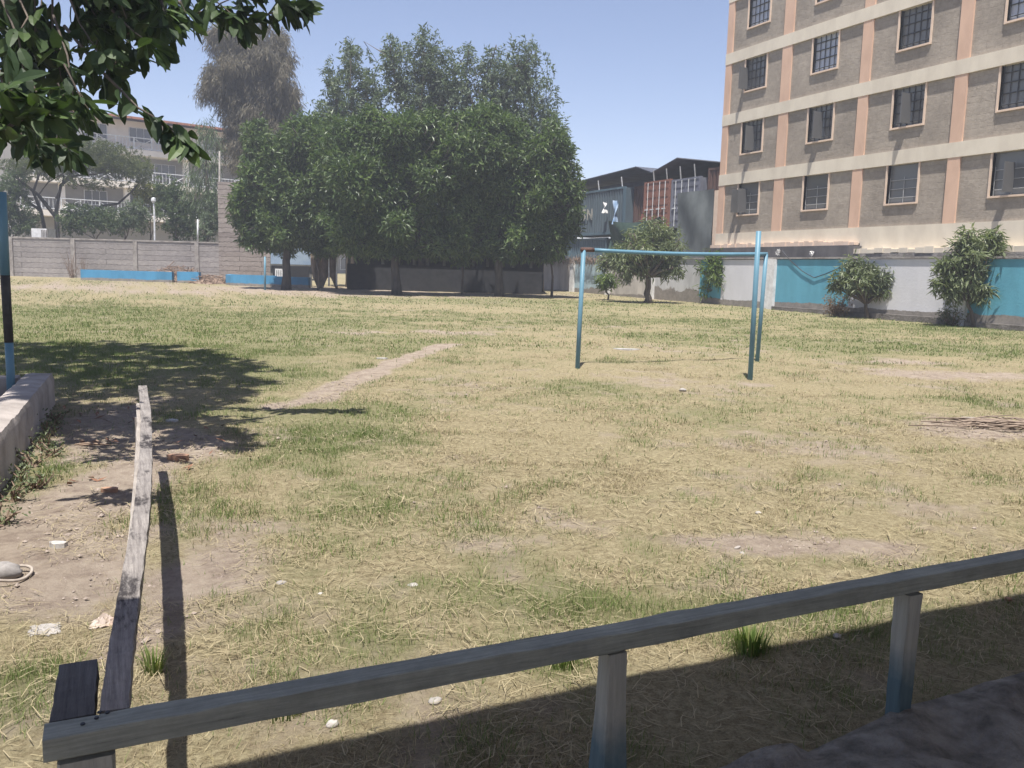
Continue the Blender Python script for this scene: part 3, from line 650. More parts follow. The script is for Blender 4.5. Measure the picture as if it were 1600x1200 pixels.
# rear grey green trees
for i, (bx, fk, lab, bl) in enumerate([
    (548, (548, 300), 'grey green tree rising behind, left peak above the broadleaf trees', [(545,175,42,75,330),(520,130,14,40,70),(547,95,13,38,90),(575,150,18,55,120),(510,200,30,50,150),(590,190,20,60,130),(540,225,60,45,330),(590,215,40,45,240)]),
    (660, (660, 280), 'tallest grey green tree rising behind, slim central spire above the broadleaf trees', [(660,165,42,70,350),(664,85,22,45,160),(625,115,22,52,160),(690,120,22,50,150),(610,90,14,35,60),(706,150,25,55,150),(665,215,60,45,330),(690,190,40,50,220)]),
    (775, (775, 290), 'grey green tree rising behind with three pointed tops right of the spire', [(770,180,42,75,320),(764,112,15,42,100),(728,118,14,50,90),(795,120,24,48,160),(745,190,30,60,140),(770,225,60,45,330)]),
    (842, (842, 300), 'rounded grey green tree rising behind at the right end of the grove', [(828,165,38,80,320),(845,215,35,70,300),(820,100,18,38,110),(838,270,40,55,200),(862,240,26,50,160),(800,190,40,55,220)])]):
    f = 47.0 + i * .4
    tree('tall_tree', lab, 'tree', base_at(bx, 440, f), site(fk[0], fk[1], f), .2, px_blobs(f, bl), M['leaf_grey'], 11, .25, .08, .25, M['bark'], 'grey green trees behind the grove', inner=.15, gap=.45, per=10)
# front broadleaf trees
for bx, py, f, fk, lab, bl in [
    (447, 448, 41.0, (450, 340), 'leftmost dark broadleaf tree of the grove, low crown over the blue curb', [(455,290,62,70,900),(420,260,42,60,420),(480,228,48,52,500),(402,330,38,45,330),(440,360,55,34,420),(505,330,55,60,560),(390,300,22,30,110),(515,275,42,70,500),(460,360,60,30,260),(420,375,34,18,110),(500,380,38,18,130),(395,345,26,40,120)]),
    (620, 460, 38.5, (615, 340), 'middle dark broadleaf tree of the grove, widest crown shading the shed', [(600,275,85,85,1400),(555,232,55,52,560),(650,236,65,56,700),(560,345,60,52,620),(640,345,70,48,720),(690,290,60,75,700),(545,290,40,70,420),(695,240,45,50,360),(560,384,40,16,150),(625,386,40,14,150),(690,384,38,16,140),(605,212,40,35,250)]),
    (780, 460, 39.5, (780, 340), 'right dark broadleaf tree of the grove, crown reaching the containers', [(770,250,75,80,1200),(740,320,62,68,760),(820,300,58,72,780),(850,350,48,52,480),(800,365,58,42,520),(740,222,50,42,400),(868,255,32,50,230),(720,360,45,38,320),(745,388,38,15,130),(800,392,40,14,130),(855,388,34,18,120),(880,330,24,40,140),(885,285,20,34,90)])]:
    tree('broadleaf_tree', lab, 'tree', base_at(bx, py, f), site(fk[0], fk[1], f), .17, ragged(px_blobs(f, bl), 7, .07), M['leaf_deep'], 12, .30, .085, .3, M['bark_dark'], 'dark broadleaf trees over the shed', inner=.35, gap=.40, per=8)
# mango trees along the painted wall
def mango(bx, by, fk, bl, lab, leaf, fwd, tr, L=.27, W=.065, name='mango_tree'):
    return tree(name, lab, 'tree', base_at(bx, by, fwd), site(fk[0], fk[1], fwd), tr, ragged(px_blobs(fwd, bl), 5, .08, .25, .5, 1.05), leaf, 12, L, W * .9, .5, M['bark'], 'small trees along the painted wall', spread=.65, inner=.3, gap=.47, per=3)
mango(1012, 472, (1013, 432), [(1010,385,50,28,150),(978,405,34,24,80),(1045,400,32,26,80),(1020,365,36,18,70),(985,425,22,14,36),(1050,425,18,14,30),(955,408,14,14,24)], 'largest mango tree, wide round crown seen through the goal frame', M['leaf_mango'], 37.0, .13)
mango(951, 462, (948, 448), [(944,438,15,12,36),(952,445,10,10,18)], 'knee high green sapling behind the left goal post', M['leaf_young'], 39.0, .04, .2, .06, 'sapling')
mango(1124, 466, (1126, 455), [(1113,422,15,24,60),(1118,442,16,20,60),(1150,412,20,14,40),(1160,424,14,16,26),(1138,440,12,16,26)], 'bushy mango with yellow green left half beside the tall blue pole', M['leaf_young'], 37.5, .06)
mango(1354, 497, (1353, 475), [(1350,436,40,20,80),(1324,446,24,16,42),(1378,434,24,17,42),(1345,420,24,12,32),(1368,454,20,9,20)], 'round low mango tree against the blue panel and the white panel', M['leaf_mango'], 29.5, .07, .25)
mango(1522, 512, (1512, 470), [(1515,412,30,24,44),(1500,440,32,26,42),(1545,440,34,22,40),(1574,448,24,16,26),(1512,378,20,15,34),(1550,382,13,15,20),(1478,428,14,20,22),(1530,456,24,10,22),(1490,456,14,10,16)], 'tallest mango on the right, forked stem, before the right end of the wall', M['leaf_mango'], 26.0, .055, .25)
# dry twiggy shrubs by the wall
def twigs(name, label, cat, base, n, h, r, mat, seed, group=None, leaf=None, ll=.1, lw=.035):
    ra = np.random.default_rng(seed); t = thing(name, label, cat, base, group); mb = MB(); tp = []
    for i in range(n):
        a = ra.uniform(0, 2 * math.pi); q = np.array(base) + np.array([math.cos(a) * r * ra.uniform(.2, 1), math.sin(a) * r * ra.uniform(.2, 1), h * ra.uniform(.4, 1)])
        mid = (np.array(base) + q) / 2 + ra.normal(0, r * .15, 3); mb.tube([np.array(base) + ra.normal(0, r * .08, 3) * [1, 1, 0], mid, q], [.012, .009, .003], 4, False); tp.append(q); tp.append(mid)
    mb.build('stems', mat, t)
    if leaf:
        p = np.repeat(np.array(tp), 7, 0); l_ = MB(); leaves(l_, p + ra.normal(0, .8 * ll, p.shape), ra.normal(0, 1, p.shape), .1 * ra.uniform(.6, 1.3, len(p)) * ll / .1, lw); l_.build('foliage', leaf, t)
    return t
twigs('dry_shrub', 'reddish brown dry shrub at the foot of the blue wall panel', 'shrub', base_at(1308, 490, 30.3), 46, .75, .5, M['twig_dry'], 1, None, leafmat('leaf_dry', [(0.16, 0.09, 0.05), (0.24, 0.15, 0.09), (0.3, 0.2, 0.12)], .8, .2))
twigs('dry_shrub', 'pale dry shrub at the foot of the white wall panel', 'shrub', base_at(1488, 508, 26.6), 40, .6, .5, M['twig_dry'], 2, None, M['leaf_acacia'])
twigs('weed', 'dry brown weed standing before the first wall post', 'weed', base_at(113, 428, 49.6), 26, 1.9, .7, M['twig_dry'], 3)
twigs('weed', 'thin dry weed right of the first wall post', 'weed', base_at(132, 428, 49.6), 14, 1.9, .4, M['twig_dry'], 4)
# dry creeper hanging over the far end of the painted wall
cr = MB()
for i in range(420):
    y = rng.uniform(36.5, 47); z = 2.5 + rng.normal(0, .08); dz = rng.uniform(.1, .55)
    cr.tube([(23.86 + rng.normal(0, .05), y, z), (23.8, y + rng.normal(0, .1), z - dz * .5), (23.84, y + rng.normal(0, .15), z - dz)], [.012, .01, .004], 3, False)
tag(cr.build('dry_creeper', M['twig_dry']), 'dry brown creeper draped over the top of the wall behind the goal', 'creeper')

# casuarina with drooping grey foliage
def needles(blobs, k=14, L=.55, W=.018):
    mb = MB(); tips = []
    for i, (c, r, n) in enumerate(blobs):
        p, d = blob_points(np.asarray(c), np.asarray(r), n, .2, .42, i); tips.append((c, p))
        pp = np.repeat(p, k, 0); dd = np.repeat(d, k, 0)
        dr = dd * .35 + rng.normal(0, .28, pp.shape) + np.array([0, 0, -.8])
        leaves(mb, pp + rng.normal(0, .16, pp.shape), dr, L * rng.uniform(.5, 1.3, len(pp)), W * rng.uniform(.7, 1.4, len(pp)))
    return mb, tips
cb_ = ragged(px_blobs(56, [(395,110,52,55,420),(352,120,36,38,220),(400,185,52,60,420),(425,90,36,48,260),(350,70,30,24,110),(330,135,20,22,70),(385,230,45,40,230),(375,55,34,26,120),(440,150,26,50,160),(420,225,40,45,220),(365,165,24,40,130)]), 5, .12, .2, .4, 1.0)
cz = thing('casuarina_tree', 'tall casuarina with drooping grey brown foliage behind the stone wall', 'tree', base_at(392, 430, 56))
nb, tp = needles(cb_, 26, .42, .04); limbs(base_at(392, 430, 56), site(392, 240, 56), .26, cb_[::6], tp[::6], 7).build('trunk', M['bark'], cz, True); nb.build('crown', M['needle'], cz)
# thin feathery young casuarina before the far building
cb2 = px_blobs(53, [(322,250,26,50,90),(310,300,26,40,80),(330,320,20,50,80),(322,210,14,30,30)])
c2 = thing('casuarina_tree', 'thin feathery young casuarina before the balconies of the far building', 'tree', base_at(324, 430, 53))
nb, tp = needles(cb2, 12, .5, .035); limbs(base_at(324, 430, 53), site(322, 260, 53), .08, cb2, tp, 6).build('trunk', M['bark'], c2, True); nb.build('crown', M['leaf_shrub'], c2)

# flat topped acacia
ac = thing('acacia_tree', 'flat topped acacia with several dark stems behind the grey wall', 'tree', base_at(85, 430, 55))
ab_ = px_blobs(55, [(140,245,88,22,1100),(190,262,52,16,460),(70,262,55,18,420),(110,228,70,16,520),(20,265,45,16,170),(150,285,70,10,140),(215,278,30,8,60)], 1.2)
mb, tp = crown(ab_, 16, .13, .05, 0, 1.0, False, .2, .42)
mb.build('crown', M['leaf_acacia'], ac)
lb = MB()
for r, pts in [(.17, [(88,425),(90,375),(88,330),(95,290),(120,262),(150,250)]), (.14, [(88,340),(60,305),(35,285),(5,262)]), (.15, [(74,425),(72,370),(64,330),(52,300),(62,270),(75,255)]), (.10, [(64,330),(40,312),(18,290),(-10,280)]), (.12, [(95,330),(130,335),(160,322),(185,318),(205,300),(222,280)]),
    (.09, [(95,290),(115,275),(150,272),(190,262)]), (.08, [(88,310),(100,280),(96,255)]), (.07, [(120,262),(140,258),(170,252),(200,262)]), (.06, [(52,300),(30,280),(20,262)]), (.06, [(130,335),(150,330),(178,332)]), (.05, [(105,280),(125,290),(160,285)]), (.05, [(150,272),(165,262),(160,250)]), (.05, [(62,270),(45,258),(40,250)]), (.07, [(60,305),(75,285),(100,270)]), (.05,[(35,285),(40,268),(60,258)])]:
    P = [site(a, b_2, 55 + rng.normal(0, .6)) for a, b_2 in pts]; P = np.array(P)
    lb.tube(P, np.linspace(r, r * .35, len(P)), 6, False)
lb.build('trunk', M['bark_dark'], ac, True)
# shrubs and hedge behind the wall
for lab, bx, f, bl, lf in [
    ('clipped green hedge bush behind the wall, left of the lamp post', 150, 53, [(130,340,40,22,200),(165,345,38,20,180),(110,350,20,18,80)], 'leaf_shrub'),
    ('low blue green bush behind the wall below the lowest balcony', 195, 54, [(195,345,42,22,240),(215,330,22,20,100)], 'leaf_grey'),
    ('yellowish olive tree crown before the second balcony', 235, 58, [(240,310,30,22,220),(225,300,20,18,100),(258,305,22,18,110)], 'leaf_olive'),
    ('tall feathery green bush between the white poles', 275, 54, [(275,330,32,42,320),(262,300,22,26,120),(290,345,28,32,200)], 'leaf_shrub'),
    ('dark bushy shrub at the left edge behind the wall', 15, 54, [(10,330,36,45,330),(40,345,25,28,140),(-30,320,40,50,250),(25,290,24,30,120)], 'leaf_shrub'),
    ('grey twiggy shrub beside the stone wall', 325, 52, [(322,355,18,26,120),(335,330,12,30,70)], 'leaf_grey')]:
    tree('shrub', lab, 'shrub', base_at(bx, 430, f), site(bx, 375, f), .06, px_blobs(f, bl), M[lf], 14, .17, .07, .1, M['bark'], 'shrubs behind the grey wall', spread=.9, inner=.1, gap=.38, per=4)

# ------------------------------------------------------------------ near fig tree, its branches hang into the picture
ft = thing('fig_tree', 'large leaved dark fig tree overhanging the top left corner', 'tree', (-4.6, 8.2, .05))
lv = MB(); br = MB()
def rosette(p, d, n, L, W, dr=.45, sp=.7):
    d = unit(np.asarray(d, float)); pp = np.repeat(np.asarray(p)[None], n, 0)
    leaves(lv, pp + rng.normal(0, .025, (n, 3)), d * .55 + rng.normal(0, sp, (n, 3)) + np.array([0, 0, -dr]), L * rng.uniform(.7, 1.15, n), W * rng.uniform(.85, 1.15, n), True)
def twig(pts, f, r0, leafn, L=.2, W=.08, along=7, endn=9, dr=.5):
    P = np.array([site(a, b2, ff) for (a, b2), ff in zip(pts, f if hasattr(f, '__len__') else [f] * len(pts))]); br.tube(P, np.linspace(r0, r0 * .35, len(P)), 6, False)
    for i in range(along):
        t = (i + .6) / along * (len(P) - 1); k = min(int(t), len(P) - 2); q = P[k] + (P[k + 1] - P[k]) * (t - k); rosette(q, P[k + 1] - P[k], leafn, L, W, dr)
    rosette(P[-1], P[-1] - P[-2], endn, L, W, .25, .55)
# right hand twig along the top edge
twig([(230,-30),(300,18),(350,23),(410,24),(468,10)], 7.6, .016, 4, .24, .085, 10, 16, .65)
twig([(240,-60),(290,-10),(340,4),(372,30)], 7.5, .011, 4, .235, .085, 6, 11, .6)
twig([(380,-50),(420,-15),(440,5)], 7.6, .009, 4, .235, .08, 4, 12, .6)
twig([(330,20),(345,5),(380,-10)], 7.5, .009, 4, .235, .085, 3, 8)
# hanging twig
twig([(100,40),(165,118),(190,142),(215,168),(262,196),(292,222)], 6.2, .013, 2, .2, .08, 8, 8, .7)
twig([(215,168),(240,182),(262,200)], 6.2, .008, 3, .19, .08, 3, 8, .9)
twig([(170,110),(180,60),(230,40),(265,38)], 6.5, .01, 2, .19, .07, 5, 8, .5)
# dense mass: top left
for i in range(46):
    x0 = rng.uniform(-90, 190); y0 = rng.uniform(-90, 60); f = rng.uniform(6.0, 8.0)
    x1 = x0 + rng.uniform(-20, 60); y1 = min(y0 + rng.uniform(50, 160), 215 - .75 * max(0, x1 - 40)); y1 = max(y1, y0 + 10)
    twig([(x0, y0), ((x0 + x1) / 2 + rng.normal(0, 10), (y0 + y1) / 2), (x1, y1)], [f, f - .1, f - .2], .01, 3, .19, .078, 4, 8, .45)
for i in range(22):
    x0 = rng.uniform(130, 300); f = rng.uniform(6.2, 7.2); twig([(x0 - 60, -60), (x0 - 20, -20), (x0, rng.uniform(0, 38))], f, .009, 3, .18, .07, 3, 8, .5)
for i in range(44):  # extra twigs above the frame, added to shade the mass below
    x0 = rng.uniform(-200, 170); y0 = rng.uniform(-400, -90); f = rng.uniform(5.6, 7.4)
    twig([(x0, y0), (x0 + 20, y0 + 30), (x0 + rng.uniform(10, 60), y0 + rng.uniform(30, 90))], f, .01, 4, .2, .085, 4, 10, .45)
# lower hanging leaves near the left edge
for (a, b2) in [(20,225),(55,235),(95,240),(120,200),(140,190),(80,200),(-10,215),(130,170),(40,190),(110,255),(70,262)]:
    f = rng.uniform(5.6, 6.6); twig([(a - 30, b2 - 70), (a - 10, b2 - 30), (a, b2 - 18)], f, .007, 2, .18, .075, 2, 6, .7)
# bright sprays nearest the camera, out in the sun
for (a, b2) in [(20,140),(62,165),(5,170),(40,185)]:
    twig([(a - 60, b2 + 40), (a - 25, b2 + 14), (a, b2)], 4.7, .008, 3, .2, .075, 2, 11, .15)
# upper canopy (above the frame) that throws the shade on the grass
for i in range(2100):
    X = rng.uniform(-6.0, .75); Y = rng.uniform(6.2, 14.8)
    e = ((X + 2.3) / 3.0) ** 2 + ((Y - 10.6) / 4.4) ** 2
    if e > 1.05 - .25 * rng.random(): continue
    Z = 6.3 + 1.5 * rng.random() + .5 * (1 - e)
    rosette((X, Y, Z), rng.normal(0, 1, 3), 17, .22, .09, .2, .8)
for c in [(-1.2, 7.4, 5.9), (-.6, 9.5, 6.4), (-1.8, 12.5, 6.7), (-3.5, 11.5, 6.6), (-4.2, 7.0, 6.2), (-.2, 10.6, 6.6), (-1.6, 6.4, 4.4), (-1.4, 5.2, 3.4)]:
    a = np.array([-4.3, 8.3, 3.0]); c = np.array(c); br.tube([a, (a + c) / 2 + np.array([0, 0, .5]), c], [.1, .065, .025], 7, False)
br.tube([(-4.6, 8.2, 0), (-4.55, 8.2, 1.5), (-4.3, 8.3, 3.1)], [.3, .24, .2], 10)
br.build('trunk', M['bark'], ft, True); lv.build('crown', M['leaf_near'], ft)

# ------------------------------------------------------------------ left background: grey wall, far building, poles
AX = (R0, F0, np.array([0, 0, 1.0]))
M['rockface'] = masonry('rockface', (0.33, 0.30, 0.285), (0.27, 0.245, 0.235), (0.16, 0.142, 0.135), 9.0, .30, 'xz', 1.0, wob_=.55, ms=.014)
M['rockstone'] = masonry('rockstone', (0.33, 0.285, 0.26), (0.26, 0.22, 0.2), (0.12, 0.10, 0.09), 2.3, .27, 'xz', 1.0, wob_=.8, ms=.014)
wz = float(ground_at(-22, 50.4)[2])
gw = thing('precast_wall', 'grey rock faced precast concrete wall along the far left side', 'wall', ground_at(-24, 50.4))
def lbox(mb, x0, y0, z0, x1, y1, z1, org): return mb.box((x0, y0, z0), (x1, y1, z1), AX, org)
O = np.array([0, 0, 0.0])
def rt_of(px, fwd): return float(site(px, 405, fwd) @ R0)
edges = [-40.3, -36.6, -33.0] + [rt_of(p, 50.4) for p in (18, 115, 212, 308)]
def zat(px, py, f): return float(site(px, py, f)[2])
def shear(mb, k, r0):   # the wall top falls slightly to the right with the ground
    return mb
for i, (a, b2) in enumerate(zip(edges[:-1], edges[1:])):
    mb = MB(); lbox(mb, a + .12, 50.4, wz - .3, b2 - .12, 50.52, zat(180, 374, 50.4) - .09, O); o = mb.build('panel', M['rockface'], gw)
mb = MB(); lbox(mb, edges[-1] + .12, 50.4, wz - .3, rt_of(342, 50.4), 50.52, zat(180, 374, 50.4) - .09, O); mb.build('panel', M['rockface'], gw)
for a in edges[1:]:
    mb = MB(); lbox(mb, a - .12, 50.33, wz - .3, a + .12, 50.56, zat(180, 374, 50.4) - .02, O); mb.build('post', M['concrete'], gw)
mb = MB(); lbox(mb, edges[0], 50.36, zat(180, 374, 50.4) - .085, rt_of(342, 50.4), 50.55, zat(180, 374, 50.4), O); mb.build('coping', M['concrete'], gw)
sw = MB(); lbox(sw, rt_of(342, 49.6), 49.6, wz - .3, rt_of(440, 49.6), 50.3, zat(380, 285, 49.6), O)
tag(sw.build('stone_wall', M['rockstone']), 'tall brown rough stone wall half under the leftmost broadleaf tree', 'wall')
# white poles on and behind the wall
def pole(label, px, y0, y1, f, r, mat, cat='pole', name='pole', px2=None):
    p0 = site(px, y0, f); p1 = site(px2 or px, y1, f); t = MB(); t.tube([p0, p0 * .5 + p1 * .5, p1], [r, r, r * .9], 8); return tag(t.build(name, mat, smooth=True), label, cat)
pole('white steel post on the grey wall, right of the olive tree', 309, 380, 343, 50.4, .05, M['white_metal'])
pole('tall slim pale utility pole beside the stone wall', 343, 378, 236, 51.0, .055, M['concrete'], 'utility pole', 'utility_pole')
lp = thing('lamp_post', 'white lamp post with a small round head behind the grey wall', 'lamp post', base_at(243, 430, 51.5))
t_ = MB(); t_.tube([base_at(243, 430, 51.5), site(241, 330, 51.5), site(240, 318, 51.5)], [.06, .05, .045], 8); t_.build('post', M['white_metal'], lp)
t_ = MB(); c = site(240, 314, 51.5); t_.tube([c - [0, 0, .12], c, c + [0, 0, .16], c + [0, 0, .2]], [.07, .14, .13, .04], 10); t_.build('lamp_head', M['white_metal'], lp)
tk = thing('water_tank', 'white box shaped tank behind the left part of the grey wall', 'tank', base_at(62, 430, 52.5))
t_ = MB(); lbox(t_, rt_of(51, 52.5), 52.5, 1.2, rt_of(75, 52.5), 53.5, zat(62, 357, 52.5), O); t_.build('body', M['white'], tk)
t_ = MB()
for i in range(5): x = rt_of(67, 52.5) + i * .09; lbox(t_, x, 52.45, 1.9, x + .03, 52.499, zat(62, 359, 52.5), O)
t_.build('ribs', M['concrete'], tk)

# far building with balconies, turned so that its front runs away to the right
fb0 = site(118, 400, 74.0); ang = math.radians(39.0)
ex = R0 * math.cos(ang) * 1.0 + F0 * math.sin(ang); ey = -R0 * math.sin(ang) + F0 * math.cos(ang)
ex = unit(R0 * math.sin(math.radians(51)) + F0 * math.cos(math.radians(51))); ey = unit(F0 * math.sin(math.radians(51)) - R0 * math.cos(math.radians(51)))
FAX = (ex, ey, np.array([0, 0, 1.0])); FO = np.array([fb0[0], fb0[1], 0.0])
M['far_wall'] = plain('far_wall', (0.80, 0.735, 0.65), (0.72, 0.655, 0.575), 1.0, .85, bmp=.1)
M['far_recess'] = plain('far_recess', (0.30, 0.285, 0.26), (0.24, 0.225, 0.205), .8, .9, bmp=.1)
M['tile'] = masonry('tile', (0.45, 0.19, 0.12), (0.36, 0.15, 0.10), (0.2, 0.09, 0.06), .3, .3, 'xy', .6)
fbd = thing('balcony_building', 'cream balcony building with white railings and red tiled roof beyond the acacia', 'building', (FO[0], FO[1], .6))
def fbox(mb, x0, y0, z0, x1, y1, z1): return mb.box((x0, y0, z0), (x1, y1, z1), FAX, FO)
LB = 30.0; LV = [5.75, 8.55, 11.45, 14.0]     # slab levels and eave
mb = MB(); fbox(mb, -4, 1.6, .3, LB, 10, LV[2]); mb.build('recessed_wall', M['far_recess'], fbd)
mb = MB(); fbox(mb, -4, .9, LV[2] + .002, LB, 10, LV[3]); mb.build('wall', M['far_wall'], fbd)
for z in LV[:3]:
    mb = MB(); fbox(mb, -4, -.2, z - .5, LB, 1.598, z); mb.build('balcony_slab', M['far_wall'], fbd)
    rl = MB()
    for i in range(22):
        x = -4 + i * 1.5
        fbox(rl, x, -.12, z, x + .09, -.03, z + 1.05)
        if i % 2 == 0:
            for a, b2 in ((0, 1), (1, 0)):
                p = FO + ex * (x + .1) + ey * -.075 + np.array([0, 0, z + .12 + .78 * a]); q = FO + ex * (x + 1.48) + ey * -.075 + np.array([0, 0, z + .12 + .78 * b2]); rl.tube([p, q], .028, 4)
        else:
            for k in range(1, 5): fbox(rl, x + k * .3, -.1, z + .1, x + k * .3 + .035, -.06, z + .97)
    for zz in (z + .08, z + .98): fbox(rl, -4, -.13, zz, LB, -.02, zz + .07)
    rl.build('railing', M['white_metal'], fbd)
for k, z in enumerate(LV[:2]):
    for x in (-1, 4.2, 9.4, 14.6, 19.8, 25):
        mb = MB(); fbox(mb, x, .2, z, x + .45, .65, LV[k + 1] - .5); mb.build('pillar', M['far_wall'], fbd)
for k, z in enumerate([.6] + LV[:3]):
    for x in (1.2, 4.9, 7.2, 11.5, 15, 18.5, 22, 26):
        yy = 1.6 if k < 3 else .9
        mb = MB(); fbox(mb, x, yy - .06, z + .75, x + 1.9, yy - .003, z + 2.0); w = mb.build('window', M['white_metal'], fbd)
        for j in range(3):
            p = MB(); p.box((x + .06 + j * .61, yy - .08, z + .8), (x + .62 + j * .61, yy - .063, z + 1.95), FAX, FO); o = p.build('pane', M['pane_dark'], fbd); o.parent = w; o.location = fbd.location
            w.location = (0, 0, 0)
            o.location = (0, 0, 0)
mb = MB(); 
a = [FO + ex * x + ey * y + np.array([0, 0, z]) for x, y, z in ((-4.6, -.9, 13.95), (LB + .6, -.9, 13.95), (LB - 4, 5.4, 14.75), (0, 5.4, 14.75), (LB + .6, 11, 13.95), (-4.6, 11, 13.95))]
up_ = np.array([0, 0, .18]); mb.add(a + [q + up_ for q in a], [[[6, 7, 8, 9], [9, 8, 10, 11], [0, 1, 7, 6], [1, 4, 10, 7], [4, 5, 11, 10], [5, 0, 6, 11], [0, 3, 2, 1], [3, 5, 4, 2]], [[7, 10, 8], [6, 9, 11], [0, 5, 3], [1, 2, 4]]]); mb.build('roof', M['tile'], fbd)

# low blue curbs of the planters
M['curb_blue'] = paintwall('curb_blue', (0.075, 0.26, 0.44), -.2, wob=.1, streak=.3)
def curb(label, pts, h, f, name='low_wall', th=.25, mat='curb_blue'):
    P = [ground_at(rt_of(px, ff), ff) for px, ff in pts]
    t = thing(name, label, 'low wall', P[0]); 
    for a, b2 in zip(P[:-1], P[1:]):
        d = unit(b2 - a); n = np.array([d[1], -d[0], 0]); n = n if n @ F0 > 0 else -n; L_ = np.linalg.norm(b2 - a); nseg = max(1, int(round(L_ / 2.2)))
        for i in range(nseg):
            mb = MB(); mb.box((i * L_ / nseg, 0, -.15), ((i + 1) * L_ / nseg - .006, th, h + rng.normal(0, .012)), (d, n, np.array([0, 0, 1.0])), a); mb.build('block', M[mat], t)
    return t
curb('long low blue painted block curb before the grey wall', [(125, 47.0), (268, 46.6)], .58, 47)
curb('short low blue painted curb right of the bare gap', [(276, 46.6), (310, 46.4)], .6, 46.5)
curb('low blue painted curb with rounded end beside the thin pole', [(358, 46.2), (352, 45.2), (360, 44.6), (376, 44.4), (482, 43.6)], .55, 45)
pole('thin blue pole standing in the grass before the curb', 414, 458, 401, 39.5, .05, M['goal_blue'])
# brown debris heap and rubble
def heap(name, label, cat, px, py, f, rx, rz, n, mat, seed, L=.5):
    ra = np.random.default_rng(seed); mb = MB(); c = base_at(px, py, f)
    for i in range(n):
        a = ra.uniform(0, 6.28); r = rx * math.sqrt(ra.random()); p = c + np.array([math.cos(a) * r, math.sin(a) * r, rz * (1 - (r / rx) ** 2) * ra.uniform(.3, 1) + .03]); d = unit(np.array([ra.normal(), ra.normal(), ra.normal() * .25]))
        mb.tube([p - d * L * ra.uniform(.2, .5), p + d * L * ra.uniform(.2, .5)], ra.uniform(.008, .03), 4)
    k = 18; th = np.linspace(0, 6.28, k, endpoint=False)
    v = [c + np.array([0, 0, rz * .75])]; 
    for s_, zz in ((.5, .5), (1, -.02)):
        for t in th: v.append(c + np.array([math.cos(t) * rx * s_ * ra.uniform(.85, 1.1), math.sin(t) * rx * s_ * ra.uniform(.85, 1.1), rz * zz * ra.uniform(.8, 1.2)]))
    mb.add(v, [[[0, 1 + i, 1 + (i + 1) % k] for i in range(k)], [[1 + i, 1 + k + i, 1 + k + (i + 1) % k, 1 + (i + 1) % k] for i in range(k)]])
    return tag(mb.build(name, mat), label, cat)
heap('brush_heap', 'heap of dry brown brushwood against the grey wall', 'heap', 275, 434, 48.6, 1.9, .95, 380, M['twig_dry'], 11, .9)
heap('rubble_heap', 'low heap of rubble and dead leaves between the two blue curbs', 'heap', 330, 438, 46.6, 1.2, .55, 160, M['twig_dry'], 12, .5)

# ------------------------------------------------------------------ shed, stall and things under the grove
M['shed_fascia'] = plain('shed_fascia', (0.16, 0.155, 0.14), (0.10, 0.098, 0.09), 2, .9)
sh = thing('open_shed', 'long low open shed in deep shade under the broadleaf trees', 'shed', ground_at(-3.5, 45))
def sbox(mb, px0, px1, f0, f1, z0, z1): return lbox(mb, rt_of(px0, f0), f0, z0, rt_of(px1, f0), f1, z1, O)
zs = float(ground_at(-3.5, 44)[2])
mb = MB(); sbox(mb, 540, 850, 43.4, 43.48, zs + 1.75, zs + 2.05); mb.build('fascia', M['shed_fascia'], sh)
mb = MB(); sbox(mb, 535, 855, 43.2, 48.5, zs + 2.055, zs + 2.12); mb.build('roof_sheet', M['tin_dark'], sh)
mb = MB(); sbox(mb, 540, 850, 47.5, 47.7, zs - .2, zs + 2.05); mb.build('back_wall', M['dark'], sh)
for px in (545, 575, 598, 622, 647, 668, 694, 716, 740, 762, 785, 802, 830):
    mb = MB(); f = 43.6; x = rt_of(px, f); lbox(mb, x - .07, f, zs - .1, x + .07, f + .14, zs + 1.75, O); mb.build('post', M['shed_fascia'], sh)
mb = MB(); sbox(mb, 542, 848, 43.5, 43.56, zs - .1, zs + 1.3); mb.build('shade_sheet', M['dark'], sh)  # dark sheet added for the deep shade in the shed, hides the post feet
kz = float(ground_at(-11.5, 44)[2])
ks = thing('stall', 'small stall with pale blue front panel and dark opening behind the leftmost trunk', 'stall', ground_at(-11.7, 45))
mb = MB(); sbox(mb, 423, 486, 44.9, 45.0, kz + 1.18, kz + 2.5); mb.build('front_panel', plain('stall_blue', (0.34, 0.42, 0.50), (0.22, 0.30, 0.42), 1.5, .8), ks)
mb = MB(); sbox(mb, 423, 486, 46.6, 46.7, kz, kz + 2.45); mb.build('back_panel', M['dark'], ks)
mb = MB(); sbox(mb, 421, 488, 44.88, 44.98, kz + 1.1, kz + 1.17); mb.build('counter_edge', M['shed_fascia'], ks)
for px in (424, 485): 
    mb = MB(); x = rt_of(px, 45); lbox(mb, x - .06, 45.01, kz - .1, x + .06, 45.1, kz + 2.45, O); mb.build('post', M['shed_fascia'], ks)
pc = thing('plastic_chair', 'small white plastic chair inside the dark stall opening', 'chair', ground_at(rt_of(433, 45.6), 45.6))
cx_ = rt_of(433, 45.6)
mb = MB(); lbox(mb, cx_ - .2, 45.5, kz + .42, cx_ + .2, 45.9, kz + .46, O); mb.build('seat', M['white'], pc)
mb = MB(); 
for i in range(4): lbox(mb, cx_ - .2 + i * .11, 45.9, kz + .46, cx_ - .13 + i * .11, 45.93, kz + .86, O)
lbox(mb, cx_ - .2, 45.9, kz + .861, cx_ + .2, 45.935, kz + .93, O); mb.build('backrest', M['white'], pc)
for sx in (-.19, .15):
    for sy in (45.51, 45.86): 
        mb = MB(); lbox(mb, cx_ + sx, sy, kz - .02, cx_ + sx + .04, sy + .04, kz + .42, O); mb.build('leg', M['white'], pc)
